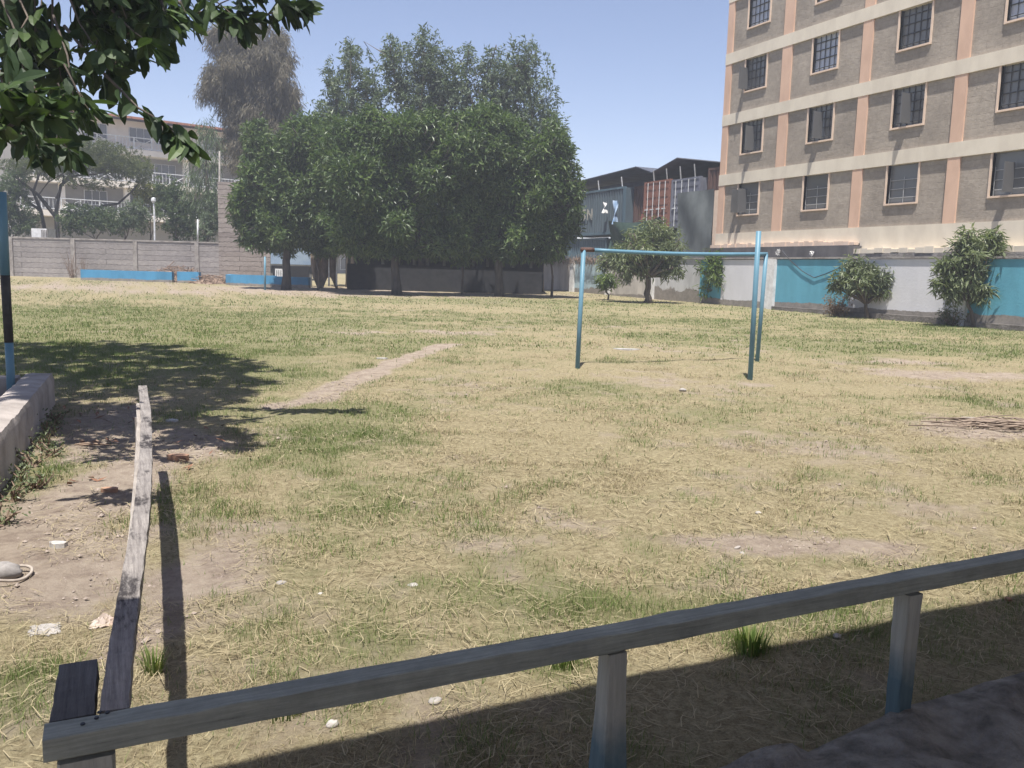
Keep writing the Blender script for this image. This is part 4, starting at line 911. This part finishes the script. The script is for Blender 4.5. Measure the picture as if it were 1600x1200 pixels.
def cloth2(name, label, cat, px0, px1, py0, py1, f, mat, seed):
    mb = MB(); a, k = 20, 14; S, T = np.meshgrid(np.linspace(0, 1, a), np.linspace(0, 1, k)); v = []
    for s_, t in zip(S.ravel(), T.ravel()): v.append(site(px0 + (px1 - px0) * s_ + 2 * math.sin(t * 5 + seed), py0 + (py1 - py0) * t * (1 - .15 * math.sin(s_ * 9 + seed)), f + .12 * math.sin(s_ * 17 + t * 3)))
    v = np.array(v); idx = (np.arange(k - 1)[:, None] * a + np.arange(a - 1)).ravel(); q = np.stack([idx, idx + 1, idx + 1 + a, idx + a], 1)
    mb.add(v, [q]); mb.add(v + F0 * .02, [q[:, ::-1]]); return tag(mb.build(name, mat, smooth=True), label, cat)
cloth2('hanging_sacking', 'brown ragged sacking hanging under the trees beside the stall', 'sacking', 487, 527, 366, 444, 43.9, plain('sacking', (0.26, 0.20, 0.15), (0.12, 0.09, 0.07), 2.2, .95), 2)
for px, lab in ((514, 'left one of two pale thin pipes standing under the trees'), (526, 'right one of two pale thin pipes standing under the trees')):
    pole(lab, px, 447, 402, 41.5, .04, M['white_metal'], 'pipe', 'pipe')
for px, py0, py1, lab in ((497, 448, 405, 'thin grey stem left of the two pale pipes'), (722, 456, 395, 'thin dark stem in the middle of the shed shade'), (862, 458, 400, 'slim crooked stem at the pale end of the painted wall')):
    p0 = base_at(px, py0, 41.0); p1 = site(px - 2, py1, 41.0); t_ = MB(); t_.tube([p0, (p0 + p1) / 2 + R0 * .08, p1], [.07, .05, .04], 6); tag(t_.build('tree_stem', M['bark'], smooth=True), lab, 'stem')

# ------------------------------------------------------------------ goal and poles
gl = thing('goal_frame', 'small blue football goal frame without a net in the dry field', 'goal', gp(1040, 570))
gL = gp(902, 576); gR = gp(1183, 565); tL = site(912, 390, 13.25); tR = site(1197, 397, 14.6)
mb = MB(); mb.tube([gL - [0, 0, .05], (gL + tL) / 2, tL], .035, 12); mb.build('post', M['goal_blue'], gl, True)
mb = MB(); mb.tube([gR - [0, 0, .05], (gR + tR) / 2, tR], .035, 12); mb.build('post', M['goal_blue'], gl, True)
mb = MB(); cbp = [tL + (tR - tL) * t - np.array([0, 0, .03 * math.sin(t * math.pi)]) for t in np.linspace(.05, 1.005, 10)]; mb.tube(cbp, .032, 12); mb.build('crossbar', M['goal_blue'], gl, True)
mb = MB(); mb.tube([tL + (tR - tL) * t for t in (-.012, .02, .05)], .036, 12); mb.build('rusty_joint', M['rust'], gl, True, 'rusty joint at the left end of the crossbar')
b0 = gp(1172, 593); t0 = site(1185.5, 361, 12.25)
mb = MB(); mb.tube([b0 - [0, 0, .05], (b0 + t0) / 2, t0], .037, 12); tag(mb.build('pole', M['goal_blue'], smooth=True), 'tall blue pole standing before the right goal post, rising above the crossbar', 'pole')
# blue pole at the left edge
pb = thing('pole', 'blue pole with a dark middle inside the planter at the left edge', 'pole', site(15, 622, 8.3))
q = [site(18, 640, 8.3), site(16.5, 585, 8.3), site(14, 535, 8.3), site(8, 430, 8.3), site(2, 300, 8.3)]; q[0][2] = .1
mb = MB(); mb.tube([q[0], q[1], q[2]], [.037, .038, .038], 12); mb.build('lower_tube', M['goal_blue'], pb, True)
mb = MB(); mb.tube([q[2], (q[2] + q[3]) / 2, q[3]], [.041, .041, .042], 12); mb.build('middle_tube', plain('pole_dark', (0.06, 0.055, 0.05), (0.03, 0.028, 0.026), 8, .7), pb, True, 'dark unpainted middle length')
mb = MB(); mb.tube([q[3], (q[3] + q[4]) / 2, q[4]], [.043, .043, .043], 12); mb.build('upper_tube', M['goal_blue'], pb, True)

# ------------------------------------------------------------------ planter wall at the left edge
def rough_wall(name, label, cat, x0, x1, y0, y1, z0, z1, mat, seed, amp=.018, root=None, skew=0.0):
    """lumpy plastered wall with a worn top edge"""
    nx_, ny_, nz_ = max(3, int((x1 - x0) / .06)), max(3, int((y1 - y0) / .06)), max(3, int((z1 - z0) / .06))
    bm_ = MB()
    def face(fn, a, k):
        S, T = np.meshgrid(np.linspace(0, 1, a), np.linspace(0, 1, k)); v = fn(S.ravel(), T.ravel())
        idx = (np.arange(k - 1)[:, None] * a + np.arange(a - 1)).ravel(); bm_.add(v, [np.stack([idx, idx + 1, idx + 1 + a, idx + a], 1)])
    X = lambda s_: x0 + (x1 - x0) * s_; Y = lambda s_: y0 + (y1 - y0) * s_; Z = lambda s_: z0 + (z1 - z0) * s_
    c = lambda s_, val: np.full_like(s_, val)
    face(lambda s_, t: np.stack([X(s_), Y(t), c(s_, z1)], 1), nx_, ny_)
    face(lambda s_, t: np.stack([c(s_, x1), Y(s_), Z(t)], 1), ny_, nz_); face(lambda s_, t: np.stack([c(s_, x0), Y(1 - s_), Z(t)], 1), ny_, nz_)
    face(lambda s_, t: np.stack([X(s_), c(s_, y0), Z(t)], 1), nx_, nz_); face(lambda s_, t: np.stack([X(1 - s_), c(s_, y1), Z(t)], 1), nx_, nz_)
    for v in bm_.v:
        h = (v[:, 2] - z0) / (z1 - z0)
        e = fbm(v[:, 0] * 3 + v[:, 2] * 2, v[:, 1] * 3 + v[:, 2], 1.6, 4, seed) - .5; e2 = fbm(v[:, 0] * 9 - v[:, 2] * 5, v[:, 1] * 9 + v[:, 2] * 4, 1.5, 3, seed + 5) - .5
        cxm, cym = (x0 + x1) / 2, (y0 + y1) / 2
        ed = np.clip((h - .8) / .2, 0, 1) ** 2
        edge = (np.abs(v[:, 0] - cxm) > (x1 - x0) / 2 - 1e-4) | (np.abs(v[:, 1] - cym) > (y1 - y0) / 2 - 1e-4)
        v[:, 0] += (e * 2.2 + e2) * amp * 1.3 - np.sign(v[:, 0] - cxm) * ed * edge * .02 * (1 + e)
        v[:, 0] += skew * (v[:, 1] - 10.0)
        v[:, 2] += ((e * 3 + e2 * 1.5) * amp * h - ed * edge * (.012 + .03 * np.clip(e2 + .05, 0, 1)))
    if root is not None: return bm_.build(name, mat, root, True)
    return tag(bm_.build(name, mat, None, True), label, cat)
pw = thing('planter_wall', 'low worn plaster planter wall at the left edge', 'low wall', (-.68, 8, .05))
rough_wall('side_wall', '', '', -.82, -.54, 4.2, 10.0, -.05, .44, M['plaster'], 81, .007, root=pw, skew=.04)
rough_wall('end_wall', '', '', -3.6, -.83, 9.72, 9.98, -.05, .43, M['plaster'], 85, .008, root=pw)
es = MB(); es.box((-3.6, 4.2, -.02), (-.83, 9.72, .16)); o = es.build('planter_soil', plain('soil_dark', (0.10, 0.08, 0.065), (0.06, 0.05, 0.04), 6, .95, bmp=.8, bdist=.03)); o["kind"] = "structure"

# ------------------------------------------------------------------ timber railing and veranda ledge
rl = thing('timber_railing', 'weathered timber railing with a dark front rail and a bleached side rail', 'railing', (0, 1.83, .0))
def beam(path, w, h, n=26, jit=.003, seed=0):
    """squared timber along a path (top centre line), slightly uneven"""
    ra = np.random.default_rng(seed); P = np.array(path, float); t = np.linspace(0, len(P) - 1, n); k = np.minimum(t.astype(int), len(P) - 2); C = P[k] + (P[k + 1] - P[k]) * (t - k)[:, None]
    for _ in range(3): C[1:-1] = (C[:-2] + C[1:-1] * 2 + C[2:]) / 4
    d = unit(np.gradient(C, axis=0)); s_ = unit(np.cross(d, np.array([0, 0, 1.0]))); u = np.cross(s_, d); mb = MB(); v = []
    c = min(w, h) * .045
    sec = [(-w/2+c, 0), (w/2-c, 0), (w/2, -c), (w/2, -h+c), (w/2-c, -h), (-w/2+c, -h), (-w/2, -h+c), (-w/2, -c)]
    for i in range(n):
        for a, b2 in sec: v.append(C[i] + s_[i] * (a + ra.normal(0, jit)) + u[i] * (b2 + ra.normal(0, jit)))
    q = [[i * 8 + j, i * 8 + (j + 1) % 8, (i + 1) * 8 + (j + 1) % 8, (i + 1) * 8 + j] for i in range(n - 1) for j in range(8)]
    mb.add(v, [q, [list(range(8))], [[(n - 1) * 8 + j for j in range(8)][::-1]]]); return mb
beam([(-.145, 1.822, .67), (1.2, 1.818, .672), (2.4, 1.82, .676), (4.4, 1.81, .68), (6.5, 1.81, .68)], .066, .05, 60, .0012, 1).build('front_rail', M['rail_black'], rl, label='dark painted front rail')
beam([(-.018, 1.862, .672), (.002, 2.2, .674), (.047, 2.8, .69), (.085, 3.3, .70), (.132, 4.2, .715), (.175, 5.3, .73), (.195, 6.46, .742)], .056, .04, 70, .0012, 2).build('side_rail', M['rail_grey'], rl, label='bleached grey side rail with dark flakes')
beam([(-.095, 1.858, .672), (-.09, 2.12, .674)], .082, .05, 8, .001, 3).build('cap_board', M['rail_black_y'], rl, label='short dark board beside the corner')
beam([(.055, 3.05, .655), (.103, 4.1, .672), (.148, 5.3, .687), (.163, 5.95, .695)], .048, .05, 30, .0012, 4).build('under_board', M['rail_side'], rl)
m, nt, b = newmat('post_wood')
tc = nt.nodes.new("ShaderNodeTexCoord"); sp = nt.nodes.new("ShaderNodeSeparateXYZ"); nt.links.new(tc.outputs["Object"], sp.inputs[0])
gr_ = noise(nt, 5, 8, .7, vscale=(9, 9, .55)); a_ = N(nt, "ShaderNodeMath", operation='MULTIPLY_ADD'); nt.links.new(noise(nt, 7, 6), a_.inputs[0]); a_.inputs[1].default_value = .22; nt.links.new(sp.outputs[2], a_.inputs[2])
old = ramp(nt, [(.3, (.25, .245, .215)), (.66, (.36, .355, .315))], gr_); blu = ramp(nt, [(.3, (.07, .105, .122)), (.66, (.10, .15, .172))], gr_)
nt.links.new(mixc(nt, ramp(nt, [(.42, (1, 1, 1)), (.56, (0, 0, 0))], a_.outputs[0]), old, blu), b.inputs["Base Color"]); b.inputs["Roughness"].default_value = .85; bump(nt, b, gr_, .6, .006); M['post_wood'] = m
def post(x, y, w0, w1, z0, z1, seed):
    """squared post, w0 wide at the foot and w1 at the top"""
    ra = np.random.default_rng(seed); mb = MB(); v = []; c = .12; n = 9
    for i in range(n):
        t = i / (n - 1); ww = w0 + (w1 - w0) * t
        for sx, sy in ((-1+c,-1),(1-c,-1),(1,-1+c),(1,1-c),(1-c,1),(-1+c,1),(-1,1-c),(-1,-1+c)): v.append((x + sx * ww / 2 + ra.normal(0, .0012), y + sy * ww * .46 + ra.normal(0, .0012), z0 + (z1 - z0) * t))
    mb.add(v, [[[i * 8 + j, i * 8 + (j + 1) % 8, (i + 1) * 8 + (j + 1) % 8, (i + 1) * 8 + j] for i in range(n - 1) for j in range(8)], [list(range(8))[::-1]], [[(n - 1) * 8 + j for j in range(8)]]])
    mb.build('post', M['post_wood'], rl)
post(-.07, 1.845, .115, .105, -.05, .606, 1)
post(1.185, 1.825, .10, .056, -.05, .609, 2)
post(2.30, 1.825, .058, .064, .1, .612, 3)
post(3.7, 1.825, .07, .07, .1, .616, 4)
for y, x in ((5.75, .168),):
    mb = MB(); mb.box((x - .045, y - .04, -.05), (x + .0, y + .04, .64)); mb.build('post', M['rail_side'], rl)
nl = MB()
for x, y in ((-.03, 1.85), (-.05, 1.835), (-.045, 1.857), (-.075, 1.82)): nl.tube([(x, y, .671), (x, y, .674)], .0045, 8)
nl.build('nail_heads', M['iron'], rl)

M['ledge'] = plain('ledge', (0.36, 0.335, 0.30), (0.15, 0.138, 0.122), 9, .95, bmp=1.0, bdist=.06)
vr = thing('veranda', 'rough grey concrete veranda edge below the railing', 'veranda', (2.5, .5, 0))
rough_wall('floor_edge', '', '', .62, 9.5, 1.42, 1.83, -.1, .20, M['ledge'], 91, .04, root=vr)
mb = MB(); mb.box((-3, -3, -.1), (9.5, 1.45, .06)); mb.build('floor_slab', M['plaster'], vr)
RZ = 3.3
mb = MB(); mb.box((-.9, -1.8, RZ), (14, 2.63 - .27 * RZ, RZ + .1)); mb.build('roof', M['white'], vr)  # unseen roof and back wall, painted white to bounce light into the foreground shade
mb = MB(); mb.box((-3, -3.2, -.1), (14, -3, RZ)); mb.build('back_wall', M['white'], vr)
for x in (-.8, 13.5):
    mb = MB(); mb.box((x, .6, .06), (x + .14, .74, RZ)); mb.build('column', M['plaster'], vr)

# ------------------------------------------------------------------ small things lying in the field
def rock(name, label, cat, p, s, mat, seed, group=None, flat=.6):
    ra = np.random.default_rng(seed); bm_ = MB(); nu, nv = 14, 9; v = []
    for j in range(nv):
        for i in range(nu):
            th = 2 * math.pi * i / nu; ph = math.pi * j / (nv - 1); d = np.array([math.sin(ph) * math.cos(th), math.sin(ph) * math.sin(th), math.cos(ph)])
            k = 1 + .35 * (float(fbm(np.array([d[0] * 1.3 + seed]), np.array([d[1] * 1.3 + d[2]]), 1.2, 3, seed)[0]) - .5) * 2
            v.append(np.array(p) + d * k * np.array([s[0], s[1], s[2]]) + np.array([0, 0, s[2] * flat]))
    q = [[j * nu + i, j * nu + (i + 1) % nu, (j + 1) * nu + (i + 1) % nu, (j + 1) * nu + i] for j in range(nv - 1) for i in range(nu)]
    bm_.add(v, [q]); return tag(bm_.build(name, mat, smooth=True), label, cat, group)
M['stone_pale'] = plain('stone_pale', (0.42, 0.39, 0.36), (0.26, 0.24, 0.22), 14, .9)
M['stone_grey'] = plain('stone_grey', (0.30, 0.28, 0.265), (0.19, 0.175, 0.165), 14, .9)
M['brick'] = plain('brick', (0.38, 0.23, 0.155), (0.26, 0.15, 0.10), 14, .95)
M['leaf_litter'] = plain('leaf_litter', (0.26, 0.13, 0.075), (0.14, 0.075, 0.05), 9, .85)
M['film'] = plain('film', (0.48, 0.46, 0.44), (0.3, 0.28, 0.26), 8, .5)
M['film_orange'] = plain('film_orange', (0.42, 0.24, 0.16), (0.40, 0.33, 0.28), 5, .5)
def g3(px, py, dz=0): p = gp(px, py); p[2] += dz; return p
rock('stone', 'rounded grey stone lying inside a loop of rope at the left edge', 'stone', g3(8, 902), (.075, .06, .045), M['stone_grey'], 1)
rp_ = MB(); c = g3(8, 905, .012); an = np.linspace(-1.9, 3.6, 26); rp_.tube([c + np.array([.115 * math.cos(a) * (1 + .05 * math.sin(3 * a)), .09 * math.sin(a), .012 + .012 * math.sin(2 * a)]) for a in an], .008, 6, True)
tag(rp_.build('rope', plain('rope', (.38, .33, .28), (.25, .21, .18), 20, .9), smooth=True), 'loop of pale rope around the stone at the left edge', 'rope')
for i, (px, py, r, lab, mt) in enumerate([(645, 919, .03, 'white chalky stone in the grass near the middle of the front rail', 'stone_pale'), (440, 914, .03, 'grey brown stone left of the white chalky stone', 'stone_grey'), (501, 930, .018, 'pebble between the grey brown stone and the white chalky stone', 'stone_pale'),
    (1185, 803, .022, 'pale pebble just above the dark bare patch', 'stone_pale'), (1308, 996, .022, 'pale stone beside the green tuft at the shade line', 'stone_pale'), (1067, 611, .05, 'white pebble below the middle of the goal mouth', 'stone_pale'), (680, 1098, .026, 'small white stone just below the front rail left of the middle post', 'stone_pale'), (520, 1135, .026, 'whitish stone under the left half of the front rail', 'stone_pale'), (1575, 938, .02, 'orange tinted pebble under the right end of the front rail', 'brick'), (1160, 866, .018, 'tiny white pebble inside the dark bare patch', 'stone_pale')]):
    rock('stone', lab, 'stone', g3(px, py), (r * .95, r * .8, r * .5), M[mt], 20 + i)
def slab(name, label, cat, px, py, lx, ly, h, az, mat, seed):
    ra = np.random.default_rng(seed); p = g3(px, py); n = 9; a = np.sort(ra.uniform(0, 2 * math.pi, n)); a = np.linspace(0, 2 * math.pi, n, endpoint=False) + ra.normal(0, .15, n)
    ca, sa = math.cos(az), math.sin(az); pts = []
    for t in a:
        k = ra.uniform(.82, 1.1) / max(abs(math.cos(t)), abs(math.sin(t))) ** .6; x, y = lx * k * math.cos(t), ly * k * math.sin(t); pts.append((p[0] + x * ca - y * sa, p[1] + x * sa + y * ca))
    mb = MB(); mb.prism(pts, 2, p[2] - .01, p[2] + h); return tag(mb.build(name, mat), label, cat)
slab('broken_brick', 'long orange broken brick lying right of the side rail', 'brick', 280, 718, .085, .04, .04, -YAW, M['brick'], 1)
slab('broken_brick', 'small orange broken brick lying left of the side rail', 'brick', 172, 769, .055, .035, .03, -YAW + .3, M['brick'], 2)
slab('wood_scrap', 'flat pale board scrap beside the debris at the right edge', 'board', 1520, 655, .14, .035, .02, -YAW - .15, M['rail_side'], 3)
slab('paper_scrap', 'crumpled white paper scrap on the bare earth at the left', 'litter', 90, 853, .05, .03, .02, -YAW, M['film'], 4)
slab('litter', 'white flat litter lying on the grass beside the trodden path', 'litter', 597, 561, .09, .06, .02, -YAW, M['film'], 5)
slab('litter', 'long pale litter strip lying behind the goal mouth', 'litter', 978, 546, .26, .1, .015, -YAW - .1, M['film'], 6)
slab('litter', 'white litter beyond the far end of the side rail', 'litter', 268, 659, .05, .06, .02, .6, M['film'], 7)
slab('wood_chip', 'pale wood chip on the dark bare patch', 'wood chip', 1152, 858, .035, .012, .012, .4, M['rail_side'], 8)
def crumple(name, label, cat, px, py, s, h, mat, seed):
    ra = np.random.default_rng(seed); p = g3(px, py); a = 12; S, T = np.meshgrid(np.linspace(-1, 1, a), np.linspace(-1, 1, a)); r = np.sqrt(S ** 2 + T ** 2)
    Z = h * np.clip(1 - r * .8, 0, 1) * (.4 + 1.2 * ra.random(S.shape)) + .004
    v = np.stack([p[0] + S * s * (1 + ra.normal(0, .12, S.shape)), p[1] + T * s * (1 + ra.normal(0, .12, S.shape)), p[2] + Z], -1).reshape(-1, 3); idx = (np.arange(a - 1)[:, None] * a + np.arange(a - 1)).ravel(); q = np.stack([idx, idx + 1, idx + 1 + a, idx + a], 1)
    mb = MB(); mb.add(v, [q]); mb.add(v - np.array([0, 0, .003]), [q[:, ::-1]]); return tag(mb.build(name, mat), label, cat)
crumple('plastic_bag', 'crumpled orange and clear plastic bag left of the side rail', 'plastic bag', 163, 975, .05, .035, M['film_orange'], 1)
crumple('plastic_sheet', 'torn whitish plastic sheet pressed into the earth at the left', 'plastic sheet', 70, 985, .06, .012, plain('film_dirty', (.36, .335, .31), (.22, .2, .18), 9, .7), 2)
def litterleaf(label, px, py, n, s, seed, mat='leaf_litter'):
    ra = np.random.default_rng(seed); mb = MB(); c = g3(px, py, .012)
    for i in range(n):
        q_ = c + np.array([ra.normal(0, s), ra.normal(0, s), 0]); a = ra.uniform(0, 6.28); d = np.array([math.cos(a), math.sin(a), .12]); e = np.array([-d[1], d[0], ra.normal(0, .3)]); L_ = ra.uniform(.06, .11)
        mb.add([q_ - d * L_ / 2, q_ + e * L_ * .17 + [0, 0, .012], q_ + d * L_ / 2 + [0, 0, .02], q_ - e * L_ * .17 + [0, 0, .012]], [[[0, 1, 2, 3]]])
    return tag(mb.build('dead_leaves', M[mat]), label, 'dead leaves')
litterleaf('reddish dead leaves on bare earth left of the side rail', 168, 693, 7, .1, 1)
litterleaf('scattered dead leaves beside the planter wall', 100, 755, 8, .2, 2)
litterleaf('dead leaves where the tree shade ends right of the side rail', 330, 688, 8, .3, 3)
litterleaf('dead leaf curled right of the long broken brick', 297, 733, 2, .02, 4)
litterleaf('dead leaves in the shade beside the end of the planter wall', 150, 650, 14, .35, 5)
def sticks(name, label, px, py, n, sx, sy, L, seed, mat):
    ra = np.random.default_rng(seed); mb = MB(); c = g3(px, py)
    for i in range(n):
        q_ = c + R0 * ra.normal(0, sx) + F0 * ra.normal(0, sy) + np.array([0, 0, .015 + .05 * ra.random()]); d = unit(R0 + F0 * ra.normal(0, .45) + np.array([0, 0, ra.normal(0, .08)])); l_ = L * ra.uniform(.3, 1)
        mb.tube([q_ - d * l_ / 2, q_ + np.array([0, 0, .012]), q_ + d * l_ / 2], [.006, .009, .004], 5)
    return tag(mb.build(name, mat), label, 'debris')
sticks('palm_debris', 'pile of dry sticks and fronds at the right edge of the field', 1572, 668, 90, .32, .16, .6, 1, plain('stick', (.29, .225, .175), (.17, .13, .10), 9, .9))
sticks('dry_sticks', 'few dry sticks on bare earth beside the reddish dead leaves', 150, 700, 5, .12, .05, .3, 2, M['twig_dry'])
sticks('straw_litter', 'dead branches and leaves along the edge of the grove shade', 640, 452, 90, 3.2, .8, .8, 3, M['twig_dry'])
# leafy weeds at the foot of the planter wall
for i, (x, y) in enumerate([(-.60, 5.6), (-.58, 6.1), (-.55, 6.6), (-.55, 7.1), (-.52, 7.7), (-.49, 8.3), (-.46, 8.8), (-.48, 6.4), (-.45, 7.4)]):
    twigs('weed', 'small leafy weed at the foot of the planter wall', 'weed', (x, y, gz(x, y)), 9, .14, .12, M['twig_dry'], 40 + i, 'weeds along the planter wall', M['leaf_mango'], .032, .014)
# bright green tufts that stand up from the sward
def tuft(label, px, py, n, h, r, seed, mat):
    ra = np.random.default_rng(seed); mb = MB(); c = g3(px, py)
    for i in range(n):
        a = ra.uniform(0, 6.28); q_ = c + np.array([math.cos(a), math.sin(a), 0]) * r * math.sqrt(ra.random()) * .6; d = np.array([math.cos(a), math.sin(a), 0]) * ra.uniform(.1, .6); s_ = np.array([-math.sin(a), math.cos(a), 0]) * .0035; hh = h * ra.uniform(.5, 1.1)
        mb.add([q_ - s_, q_ + s_, q_ + s_ * .7 + d * hh * .4 + [0, 0, hh * .6], q_ - s_ * .7 + d * hh * .4 + [0, 0, hh * .6], q_ + d * hh + [0, 0, hh * .95]], [[[0, 1, 2, 3]], [[3, 2, 4]]])
    return tag(mb.build('grass_tuft', mat), label, 'grass tuft')
M['tuft_green'] = leafmat('tuft_green', [(0.07, 0.12, 0.03), (0.11, 0.165, 0.045), (0.17, 0.22, 0.075), (0.26, 0.25, 0.12)], .6, .3)
tuft('bright green grass tuft on the shade line between the two railing posts', 1172, 1018, 150, .13, .11, 1, M['tuft_green'])
tuft('green grass tuft just below the front rail left of the middle post', 880, 1040, 90, .09, .1, 2, M['tuft_green'])
tuft('green grass tuft showing under the left half of the front rail', 440, 1115, 110, .08, .13, 3, M['tuft_green'])
tuft('tall green grass tuft against the right side of the side rail', 240, 1050, 60, .11, .06, 4, M['tuft_green'])

# ------------------------------------------------------------------ hazy air
m = bpy.data.materials.new('haze_air'); m.use_nodes = True; nt = m.node_tree; nt.nodes.clear()
o_ = nt.nodes.new("ShaderNodeOutputMaterial"); pv = nt.nodes.new("ShaderNodeVolumePrincipled"); pv.inputs["Color"].default_value = (0.86, 0.9, 1.0, 1); pv.inputs["Density"].default_value = HAZE; pv.inputs["Anisotropy"].default_value = 0.2
nt.links.new(pv.outputs[0], o_.inputs["Volume"])
hz = MB(); hz.box((-340, -340, -1.2), (340, 340, 19.0)); h_ = hz.build('haze', m); h_["kind"] = "stuff"
